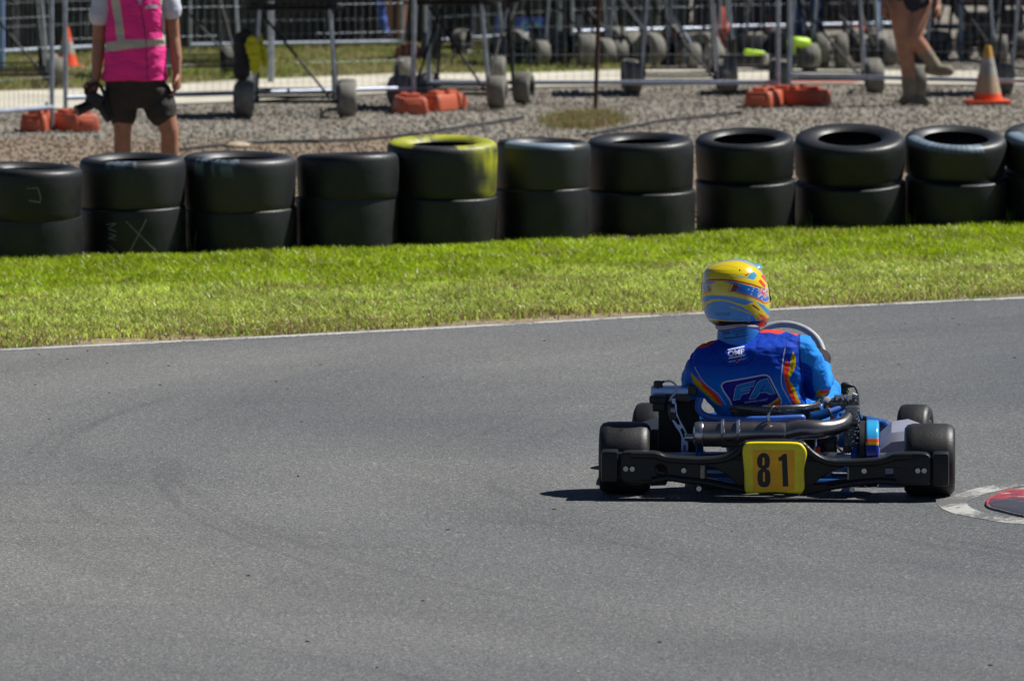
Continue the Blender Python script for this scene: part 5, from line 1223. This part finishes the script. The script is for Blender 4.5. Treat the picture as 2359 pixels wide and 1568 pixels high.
small_person(gp, 'person in navy shorts and dusty boots stepping onto a trolley wheel beside old cone', None,
             [[Fp(780, 30), Fp(840, 560, -.02), Fp(890, 850, .02), Fp(910, 1225)], [Fp(1050, 30, .05), Fp(960, 480, -.05), Fp(1080, 620, .0), Fp(1230, 830, .02)]], .34, navy, navy, shoes=tan, fat=1.18, boots=(Vector((.8, -.5, 0)), .16))
gp2 = G(394, 47)
small_person(gp2, 'bare legged person in dark shorts standing at the rear fence', None,
             [[Vector((-.09, 0, .88)), Vector((-.08, -.02, .48)), Vector((-.06, .02, .09))], [Vector((.10, 0, .88)), Vector((.09, -.02, .48)), Vector((.06, .02, .09))]], .45, mat('grey_top', (.05, .05, .06), .9), navy)
gp3 = G(806, 41)
small_person(gp3, 'person in blue trousers standing behind the right hand trolleys', None,
             [[Vector((-.09, 0, .88)), Vector((-.10, -.02, .48)), Vector((-.10, .02, .09))], [Vector((.10, 0, .88)), Vector((.11, -.02, .48)), Vector((.12, .02, .09))]], 1.0, mat('blue_top', (.04, .07, .2), .9), mat('denim', (.018, .045, .16), .85, noise=.3, nscale=8))
gp4 = G(455, 44)
small_person(gp4, 'person in dark blue overalls among the middle trolleys', None,
             [[Vector((-.10, 0, .88)), Vector((-.12, -.02, .48)), Vector((-.14, .02, .09))], [Vector((.10, 0, .88)), Vector((.14, -.02, .48)), Vector((.16, .02, .09))]], 1.0, mat('dark_blue_top', (.012, .02, .07), .9), mat('dark_overall', (.010, .014, .04), .85))
# blue cloth held beside the second person
cy2 = gp2.y-.15
bc = MB().limb([P(379, -6, cy2), P(380.5, 10, cy2), P(383, 25, cy2), P(388, 34, cy2)], [.05, .06, .05, .025], 14)
tag(remeshed('jacket', bc, mat('blue_jacket', (.05, .12, .50), .8, noise=.3, nscale=10), None, .009, 2, .015, 12), 'blue jacket hanging beside bare legged person at rear fence', 'jacket')

# ------------------------------------------------------------------ temporary fences
def fence_panel(p0, p1, h=2.1, z0=.14, label='', wire=.0017, gap=.075):
    p0 = Vector((p0.x, p0.y, 0)); p1 = Vector((p1.x, p1.y, 0)); c = (p0+p1)/2; L_ = (p1-p0).length; ang = math.atan2(p1.y-p0.y, p1.x-p0.x)
    r = empty('mesh_fence', c, ang, label=label, cat='fence', group='temporary mesh fence panels')
    for sx in (-1, 1): MB().tube([(sx*L_/2, 0, .02), (sx*L_/2, 0, h)], .0195, 12).build('post', M_galv, r)
    MB().tube([(-L_/2, 0, z0), (L_/2, 0, z0)], .021, 10).build('rail', M_rail, r); MB().tube([(-L_/2, 0, h-.02), (L_/2, 0, h-.02)], .016, 10).build('rail', M_galv, r)
    w = MB(); n_ = int(L_/gap)
    for k in range(1, n_): x = -L_/2+L_*k/n_; w.tube([(x, -.004, z0), (x, -.004, h-.02)], wire, 4, cap=False)
    zz = z0+.25
    while zz < h-.05: w.tube([(-L_/2, .001, zz), (L_/2, .001, zz)], wire, 4, cap=False); zz += .25
    w.build('wire_mesh', M_wire, r, smooth=False, recalc=False); return r
def base_of(px, py_rail, z=.19):   # foot under a rail pixel
    q_ = G(px, py_rail, z); return q_
fence_panel(base_of(-330, 137), base_of(52, 107), z0=.19, label='galvanised mesh fence panel at the far left edge')
fence_panel(base_of(65.5, 97.5), base_of(414, 88), z0=.19, label='galvanised mesh fence panel behind the marshal')
fence_panel(base_of(429, 82.5), base_of(778, 82), z0=.19, label='galvanised mesh fence panel crossed by the rusty post')
fence_panel(base_of(789.5, 75), base_of(1135, 84), z0=.19, label='galvanised mesh fence panel in front of the person with boots')
def rear_panel(a, b, lab): return fence_panel(G(*a), G(*b), z0=.10, label=lab, wire=.0013, gap=.09)
rear_panel((-30, 62), (170, 52), 'rear mesh fence panel behind the orange and white cone')
rear_panel((190, 54), (402, 50.5), 'rear mesh fence panel along the dry grass behind yellow vest')
rear_panel((425, 50), (560, 41), 'rear mesh fence panel near blue sign'); rear_panel((572, 40), (720, 36), 'rear mesh fence panel right of the blue sign'); rear_panel((726, 35), (900, 31.5), 'rear mesh fence panel behind the lime green kart')
# leaning post, rusty
rb = G(595, 109.8); rt = P(599.5, -12, rb.y+.0); d_ = (rt-rb)
MB().tube([rb-Vector((0, 0, .1)), rb+d_*.5, rb+d_*1.35], .020, 10).build('fence_stake', mat('rusty_steel', (.07, .028, .014), .75, .2, noise=.6, nscale=14, col2=(.018, .012, .01), bump=.3), None)
tag(bpy.data.objects['fence_stake'], 'rusty brown stake leaning in the gravel by the weeds', 'stake')
# blocks
def block(px, py, yaw, lab, L_=.60, W_=.27, H_=.155):
    r = empty('fence_block', G(px, py), math.radians(yaw), label=lab, cat='fence foot', group='terracotta plastic fence feet')
    mb = MB(); secs_ = []
    for z_, sx, sy in ((0, .97, .985), (.012, 1, 1), (H_*.55, .93, .965), (H_*.80, .88, .945), (H_*.88, .80, .91)):
        secs_.append(((0, 0, z_), W_/2*sx, L_/2*sy))
    mb.loft(secs_, 64, 9); mb.box((0, .14, H_*.92), (W_*.42, L_*.26, .05), bev=.014); mb.box((0, -.14, H_*.92), (W_*.42, L_*.26, .05), bev=.014); mb.box((0, 0, H_*.9), (W_*.7, .07, .055), bev=.012)
    for sy in (-1, 1): mb.box((0, sy*(L_/2-.005), H_*.42), (W_*.45, .03, H_*.35), bev=.01)
    mb.build('block_body', M_terra, r, auto=40)
    h = MB();
    for s_ in (-1, 1): MB().lathe([(.012, 0), (.022, 0), (.022, .012), (.012, .012)], 16, 'Z', Matrix.Translation((0, s_*.05, H_*.9+.026))).build('post_socket', M_ink, r)
    return r
block(39, 129, -6, 'left terracotta fence foot of the pair beside the marshal', W_=.24); block(74, 129.5, 30, 'right terracotta fence foot of the pair beside the marshal', .50, .27)
block(410, 112, 8, 'left terracotta fence foot of the middle pair by the path'); block(443, 109, -26, 'right terracotta fence foot of the middle pair by the path', W_=.24)
block(764, 105.5, -14, 'front sunlit terracotta fence foot left of the booted person'); block(797, 104, 62, 'shaded terracotta fence foot of the right hand pair')
for px, py, Yp in ((48.5, 121, -.2), (437.5, 101, -.1)):
    q_ = G(px, py); MB().box(q_+Vector((0, -.2, .08)), (.03, .03, .15), bev=.006).tube([q_+Vector((0, -.2, .02)), q_+Vector((0, -.2, .17))], .012, 8).build('fence_clamp', M_darkmetal)
tag(bpy.data.objects['fence_clamp'], 'dark metal clamp between the two left fence feet', 'clamp'); tag(bpy.data.objects['fence_clamp.001'], 'dark metal clamp on the middle pair of fence feet', 'clamp')

# ------------------------------------------------------------------ trolleys
M_redhub = mat('red_hub', (.42, .02, .02), .5); M_blackframe = mat('black_frame_paint', (.018, .018, .02), .6, 0, noise=.3, spec=.3)
def trolley_proto():
    r = empty('kart_trolley', (0, 0, 0)); W_, L_ = .44, .95
    for sx in (-1, 1):
        for sy in (0, 1):
            wheel(r, sx*.445, sy*L_, .145, .165, random.uniform(-.15, .15), tyre_m=M_oldrub, rim_m=M_darkmetal, n=40)
    f = MB()
    for sy in (0, L_): f.tube([(-W_, sy, .13), (W_, sy, .13)], .014, 8); f.tube([(-W_+.1, sy, .20), (W_-.1, sy, .20)], .010, 8)
    for sx in (-1, 1): f.tube([(sx*.33, 0, .13), (sx*.33, L_, .13)], .014, 8)
    f.build('base_frame', M_blackframe, r)
    for sx in (-1, 1):
        MB().tube([(sx*.36, .02, .10), (sx*.30, .0, .92)], .017, 10).build('upright', M_galv, r)
        MB().tube([(sx*.36, L_-.02, .10), (sx*.30, L_, .92)], .017, 10).build('upright', M_blackframe, r)
        MB().tube([(sx*.33, .05, .16), (sx*.31, L_-.05, .85)], .012, 8).build('brace', M_blackframe, r)
    MB().tube([(-.30, .45, .88), (.30, .1, .16)], .012, 8).build('brace', M_blackframe, r)
    t = MB(); t.tube([(-.42, 0, .93), (.42, 0, .93)], .018, 8); t.tube([(-.42, L_, .93), (.42, L_, .93)], .018, 8)
    for sx in (-1, 1): t.tube([(sx*.31, -.15, .95), (sx*.31, L_+.2, .95)], .018, 8)
    t.box((0, L_*.5, 1.02), (.8, 1.2, .05), bev=.01)
    t.build('top_frame', M_blackframe, r)
    return r
proto = trolley_proto(); index_children()
TR = [(295, 116.5, 1, 'kart trolley with yellow vest hanging on it, behind the marshal'), (449, 108, -14, 'kart trolley behind the middle pair of fence feet'), (680, 94, 0, 'kart trolley just right of the rusty stake'), (827, 93, -2, 'kart trolley left of the person in boots'),
      (1050, 94, 4, 'kart trolley at the right edge behind the old cone'), (10, 88, 8, 'kart trolley at the left edge beside the orange white cone'), (205, 79, 14, 'rear kart trolley just behind the marshal arm'),
      (577, 66, 26, 'far kart trolley between blue sign and rusty stake'), (640, 65, 30, 'far kart trolley with turned wheels right of the rusty stake'), (700, 64, -24, 'far kart trolley beside the lime green kart'), (846, 66, 14, 'far kart trolley behind the booted person'), (960, 62, -18, 'far kart trolley in front of the mauve van'), (590, 57, 8, 'distant kart trolley behind the rusty stake'), (775, 57, -30, 'distant kart trolley just behind the lime green kart'), (905, 58, 40, 'distant kart trolley between booted person and van'), (1030, 60, 12, 'distant kart trolley at the right edge behind the black box'), (470, 60, -20, 'distant kart trolley on the dry grass near the dark blue overalls')]
for i, (px, py, yaw, lab) in enumerate(TR):
    o = proto if i == 0 else copy_tree(proto)
    o.location = G(px, py) ; o.rotation_euler = (0, 0, math.radians(yaw)); tag(o, lab, 'trolley', 'kart trolleys parked behind the fence')
t3 = [o for o in bpy.data.objects if o.get('label', '').startswith('kart trolley just right of the rusty')][0]
for (x0, y0, x1, y1, Yd) in ((618, -8, 645, 29, .3), (655, -6, 669, 9, .6), (671, 13, 690, 43, .6)):
    MB().tube([P(x0, y0, t3.location.y+Yd)-t3.location, P(x1, y1, t3.location.y+Yd)-t3.location], .021, 10).build('brace', M_galv, t3)
# spare wheels on the far trolleys and at the fence
def spare(px, py, yaw, lab, r=.14, w=.15, hub=None, z=0., tilt=0.):
    g_ = G(px, py); e_ = empty('wheel_assembly', (g_.x, g_.y, z), math.radians(yaw), label=lab, cat='wheel', group='used kart wheels stored on trolleys')
    o = MB().lathe([(.02, -w*.30), (.055, -w*.34), (.067, -w*.46), (.067, w*.46), (.055, w*.40), (.02, w*.40)], 24, 'X').build('rim', hub or M_darkmetal, e_); o.location = (0, 0, r)
    t = MB().lathe(kart_tyre(r, w), 40, 'X').build('tyre', M_oldrub, e_, auto=60); t.location = (0, 0, r); return e_
spare(399, 107, 24, 'angled wheel leaning behind middle fence foot'); spare(498, 84, -6, 'wheel standing behind second trolley wheel', r=.135); spare(587, 68, 4, 'fat wheel left of the rusty stake', r=.175, w=.19); spare(650, 66, 42, 'large turned wheel right of the rusty stake', r=.175, w=.16)
spare(706, 66, 40, 'large turned wheel above the third trolley right wheel', r=.175, w=.16); spare(613, 57, 55, 'wheel with red hub right behind the rusty stake', hub=M_redhub, r=.16); spare(561, 57, 60, 'dark wheel with red hub below the blue sign', hub=M_redhub, r=.14)
spare(673, 50, 50, 'far wheel with red hub between the turned wheels', hub=M_redhub, r=.14); spare(516, 62, 45, 'turned wheel below the small blue sign', r=.17, w=.12); spare(404, 84, 20, 'pale dusty wheel behind the angled wheel', r=.13)
spare(822, 67, 2, 'left one of two upright wheels behind the booted person trolley', r=.175, w=.15); spare(841, 67, 2, 'right one of two upright wheels behind the booted person trolley', r=.175, w=.13); spare(919, 100, 6, 'wheel standing on the gravel under the raised boot', r=.16, w=.11)

# kit bag and yellow vest on the first trolley
yb = G(246, 116).y
bg_ = MB(); bg_.limb([P(242, 72, yb+.0), P(241.5, 40, yb)], [.075, .072], 20).ball(P(245, 34, yb), (.06, .06, .045)); tag(remeshed('kit_bag', bg_, mat('black_bag', (.03, .03, .033), .8, noise=.4), None, .008, 3, .008, 12), 'black rolled kit bag hanging on the left side of the first trolley', 'bag')
def cloth_panel(name, pts, Y, th, m, lab, cat):
    loop_ = [(P(x, y, Y).x, P(x, y, Y).z) for x, y in pts]; loop_ = [(p.x, p.y) for p in catmull([Vector((a_, b_, 0)) for a_, b_ in loop_], 3, True)]
    mb = MB().prism([loop_], Y-th, Y, .012); o = remeshed(name, mb, m, None, .007, 3, .014, 14); tag(o, lab, cat); return o
M_hiv = mat('yellow_vest', (.62, .60, .01), .7, noise=.3, nscale=14, bump=.3, bscale=25)
def B(x, y): return (175+x/11.796, y/11.796)
cloth_panel('hanging_vest', [B(850, 460), B(940, 430), B(990, 500), B(1015, 650), B(1005, 800), B(960, 850), B(900, 890), B(880, 700), B(840, 560)], yb-.12, .04, M_hiv, 'yellow vest hanging over the black kit bag', 'vest')
cloth_panel('hanging_vest', [B(990, 410), B(1025, 410), B(1050, 520), B(1095, 700), B(1090, 770), B(1030, 770), B(1015, 600)], yb-.05, .03, M_hiv, 'narrow yellow vest hanging behind the wider one', 'vest')
# helmet-like shiny ball on the path
q_ = G(252, 84); MB().ball(q_+Vector((0, 0, .06)), .062, 24, 16).build('clear_bottle', mat('glossy_clear', (.55, .62, .65), .08, coat=1)); tag(bpy.data.objects['clear_bottle'], 'shiny round clear water container on the path by the trolley', 'bottle')

# cones
def cone(px, py, H_, lab, cols, R_=.14, base_m=M_orange, worn=False):
    e_ = empty('traffic_cone', G(px, py), 0, label=lab, cat='cone')
    MB().box((0, 0, .015), (R_*2.5, R_*2.5, .03), bev=.008).build('cone_base', base_m, e_)
    z = .03
    for (fr_, m) in cols:
        z1 = .03+(H_-.03)*fr_; r0 = R_*.85*(1-(z-.03)/(H_-.03)*.80); r1 = R_*.85*(1-(z1-.03)/(H_-.03)*.80)
        MB().tube([(0, 0, z), (0, 0, z1)], [r0, r1], 28).build('cone_band', m, e_); z = z1
    return e_
cone(67, 68, .42, 'orange cone with white band behind the left fence posts', [(.30, M_orange), (.62, M_conew), (1, M_orange)], .13)
cone(987.5, 103, .52, 'large faded cone with pale body and orange base at right', [(.12, M_orange), (.45, M_dirtcone), (.78, M_conew), (1, M_coney)], .16)
cone(722, 32, .30, 'small orange cone by the rear fence right of centre', [(1, M_orange)], .12); cone(860, 30, .16, 'low orange marker cone left of the person in boots', [(1, M_orange)], .10)
cone(527, 55, .22, 'small orange cone beside the turned wheel in the middle', [(1, M_orange)], .08); cone(770, 30, .14, 'tiny red cone near the lime green kart', [(1, mat('cone_red', (.6, .03, .03), .5))], .07)
# second row fence feet
def small_block(px, py, lab): block(px, py, 15, lab, .5, .24, .14)
small_block(410, 59, 'distant terracotta fence foot on the dry grass'); block(726, 47, -10, 'distant faded terracotta fence foot by the lime green kart', .3, .2, .22)

# signs
def sign(px0, px1, py0, py1, Y, lab, marks):
    a, b = P(px0, py0, Y), P(px1, py1, Y); c = (a+b)/2; e_ = empty('banner', (c.x, Y, 0), 0, label=lab, cat='sign')
    w_, h_ = b.x-a.x, a.z-b.z; z_ = c.z
    MB().box((0, 0, z_), (w_, .03, h_), bev=.004).build('sign_board', mat('sign_blue', (.09, .16, .85), .5, noise=.3, nscale=9), e_)
    mb = MB()
    for (u0, u1, v0, v1) in marks: mb.box(((u0+u1)/2*w_-w_/2, -.0175, z_+((v0+v1)/2-.5)*h_), ((u1-u0)*w_, .003, (v1-v0)*h_))
    mb.build('sign_marks', mat('sign_cyan', (.30, .75, .95), .5), e_, smooth=False)
    for s_ in (-1, 1): MB().tube([(s_*w_*.42, .02, 0), (s_*w_*.42, .02, z_+h_/2)], .012, 8).build('leg', M_darkmetal, e_)
sgY = G(530, 40).y
sign(516, 545, 18, 34, sgY, 'blue banner board with light blue letters at the rear fence', [(.20, .26, .2, .8), (.26, .36, .68, .8), (.26, .36, .2, .32), (.42, .47, .2, .8), (.47, .56, .68, .8), (.47, .56, .2, .32), (.55, .60, .2, .8), (.66, .71, .2, .8), (.78, .83, .2, .8), (.71, .78, .42, .58)])
sign(495, 511, 17.5, 32, sgY+.05, 'small blue and white banner board left of the larger one', [(.3, .45, .15, .7), (.5, .65, .3, .85)])

# far kart, lime green
lk = empty('parked_kart', G(762, 71), math.radians(14), label='parked kart with lime green panels on the gravel beyond the path', cat='kart')
for sx in (-1, 1): wheel(lk, sx*.50, 0, .14, .17, tyre_m=M_oldrub, n=40); wheel(lk, sx*.46, .95, .128, .13, tyre_m=M_oldrub, n=40)
MB().tube([(-.3, 0, .06), (-.3, 1, .06)], .015, 8).tube([(.3, 0, .06), (.3, 1, .06)], .015, 8).tube([(-.5, 0, .14), (.5, 0, .14)], .02, 8).box((-.05, .3, .2), (.34, .35, .26), Matrix.Rotation(-.3, 3, 'X'), .05).box((-.0, -.17, .12), (1.0, .05, .1), bev=.02).build('chassis', M_black, lk)
MB().box((.22, .25, .26), (.16, .3, .26), bev=.02).build('engine', M_darkmetal, lk)
MB().limb([(.32, -.08, .30), (.45, -.05, .28)], [.05, .055]).build('airbox', M_green, lk); MB().limb([(-.22, -.20, .20), (-.05, -.2, .19)], [.035, .022]).build('panel', M_green, lk)
MB().box((.36, .5, .18), (.12, .6, .2), bev=.03).build('side_pod', M_green, lk); MB().limb([(-.02, -.2, .10), (-.02, -.2, .16)], [.03, .03]).build('number_disc', M_conew, lk)

# dark paddock tents that close the view
M_tent = mat('black_mesh_wall', (.022, .024, .027), .75, noise=.7, nscale=1.6, col2=(.055, .057, .058), bump=.4, bscale=5)
def tent(a, b, lab, m=M_tent, extras=True):
    p0, p1 = G(*a), G(*b); c = (p0+p1)/2; L_ = (p1-p0).length; ang = math.atan2(p1.y-p0.y, p1.x-p0.x)
    e_ = empty('paddock_tent', (c.x, c.y, 0), ang, label=lab, cat='tent', group='dark paddock tents behind the rear fence')
    vs_ = []; fs_ = []; n_ = 90
    for side in (0, 1):
        for i in range(n_+1):
            x = -L_/2+L_*i/n_; y = .045*math.sin(i*.9+random.random()*.8)+.03*math.sin(i*.31)+side*.02
            for z_ in (0.0, .7, 1.5, 2.3): vs_.append((x, y*(1 if z_ < 2 else .3), z_))
    for side in (0, 1):
        for i in range(n_):
            for k in range(3): a_ = side*(n_+1)*4+i*4+k; fs_.append((a_, a_+1, a_+5, a_+4))
    MB().add(vs_, fs_).build('side_wall', m, e_)
    for x in (-L_/2, -L_/6, L_/6, L_/2):
        MB().tube([(x, -.08, 0), (x, -.08, 2.3)], .02, 8).build('pole', M_darkmetal, e_)
    MB().add([(-L_/2-.2, -.5, 2.3), (L_/2+.2, -.5, 2.3), (L_/2+.2, 3.2, 2.3), (-L_/2-.2, 3.2, 2.3), (-L_/2+.6, 1.3, 3.1), (L_/2-.6, 1.3, 3.1)], [(0, 1, 5, 4), (1, 2, 5), (2, 3, 4, 5), (3, 0, 4), (0, 3, 2, 1)]).build('roof', mat('dark_canvas', (.03, .032, .04), .8), e_)
    tr = MB()   # diagonal lattice in front of the wall
    k = -L_/2
    while k < L_/2-.8:
        tr.tube([(k, -.12, .05), (k+.8, -.12, 2.2)], .006, 5, cap=False); tr.tube([(k+.8, -.13, .05), (k, -.13, 2.2)], .006, 5, cap=False); k += .16
    tr.build('lattice', M_darkmetal, e_, smooth=False, recalc=False)
    return e_
tent((-120, 61), (175, 51), 'black lattice tent wall behind the cone at left'); tent((180, 51), (470, 43.5), 'black tent wall behind the dry grass'); tent((474, 38), (690, 32), 'black tent wall behind the blue banner boards'); tent((694, 31), (935, 27), 'black tent wall behind the lime green kart')
# mauve van at right
va, vb = G(938, 27), G(1150, 25); van = empty('parked_van', ((va.x+vb.x)/2, va.y, 0), 0, label='dull mauve van parked behind the right hand trolleys', cat='van'); vl = vb.x-va.x
MB().box((0, .9, 1.1), (vl, 1.8, 1.7), bev=.12).build('body', mat('mauve_paint', (.11, .055, .075), .4, noise=.3, nscale=3, coat=.3), van)
for s_ in (-.32, .3):
    o = MB().lathe(kart_tyre(.33, .2, .2), 48, 'Y' if False else 'X').build('wheel', M_ink, van); o.rotation_euler = (0, 0, PI/2); o.location = (s_*vl, .02, .33)
MB().box((-.1*vl, -.012, .9), (.01, .01, 1.2)).box((.15*vl, -.012, 1.0), (.3, .02, .05)).build('trim', M_darkmetal, van)
# assorted gear under the tents
MB().box(G(982, 40)+Vector((0, 0, .14)), (.42, .5, .24), bev=.02).box(G(982, 40)+Vector((0, 0, .30)), (.44, .52, .04), bev=.01).build('tool_box', M_darkmetal); tag(bpy.data.objects['tool_box'], 'dark tool box on the ground in front of the mauve van', 'tool box')
q_ = G(1010, 40)+Vector((0, 0, .30)); MB().box(q_, (.30, .3, .35), bev=.02).box(q_+Vector((0, -.16, 0)), (.24, .02, .28)).build('speaker_box', M_ink); bpy.data.objects['speaker_box'].location = (0, 0, -.125); tag(bpy.data.objects['speaker_box'], 'black equipment box at the right edge behind the old cone', 'box')
for px, py0, py1, rr, m_, lab, cat in ((2, -5, 72, .03, mat('pale_blue_pole', (.20, .30, .55), .5), 'pale blue pole at the left picture edge', 'pole'), (271, -5, 82, .032, M_galv, 'thick pale pole behind the yellow vest', 'pole'), (194, -5, 30, .03, mat('green_pole', (.20, .30, .18), .6), 'pale green pole above the marshal arm', 'pole'),
                               (877, -5, 28, .028, mat('blue_steel', (.25, .42, .65), .4), 'light blue pole left of the booted person', 'pole'), (960, -5, 60, .022, mat('grey_blue', (.22, .32, .40), .5), 'grey blue pole right of the booted person', 'pole'), (579, 16, 62, .028, M_galv, 'short pale pole left of the rusty stake', 'pole')):
    g_ = G(px, max(py1, 46)); t_ = P(px, py0, g_.y) if py0 > 0 else Vector((g_.x, g_.y, 2.3)); MB().tube([Vector((g_.x, g_.y, 0)), t_], rr, 12).ball(t_, rr*1.05).build('pole', m_); o = [o for o in bpy.data.objects if o.name.startswith('pole') and o.parent is None and 'label' not in o]
    for x in o: tag(x, lab, cat)
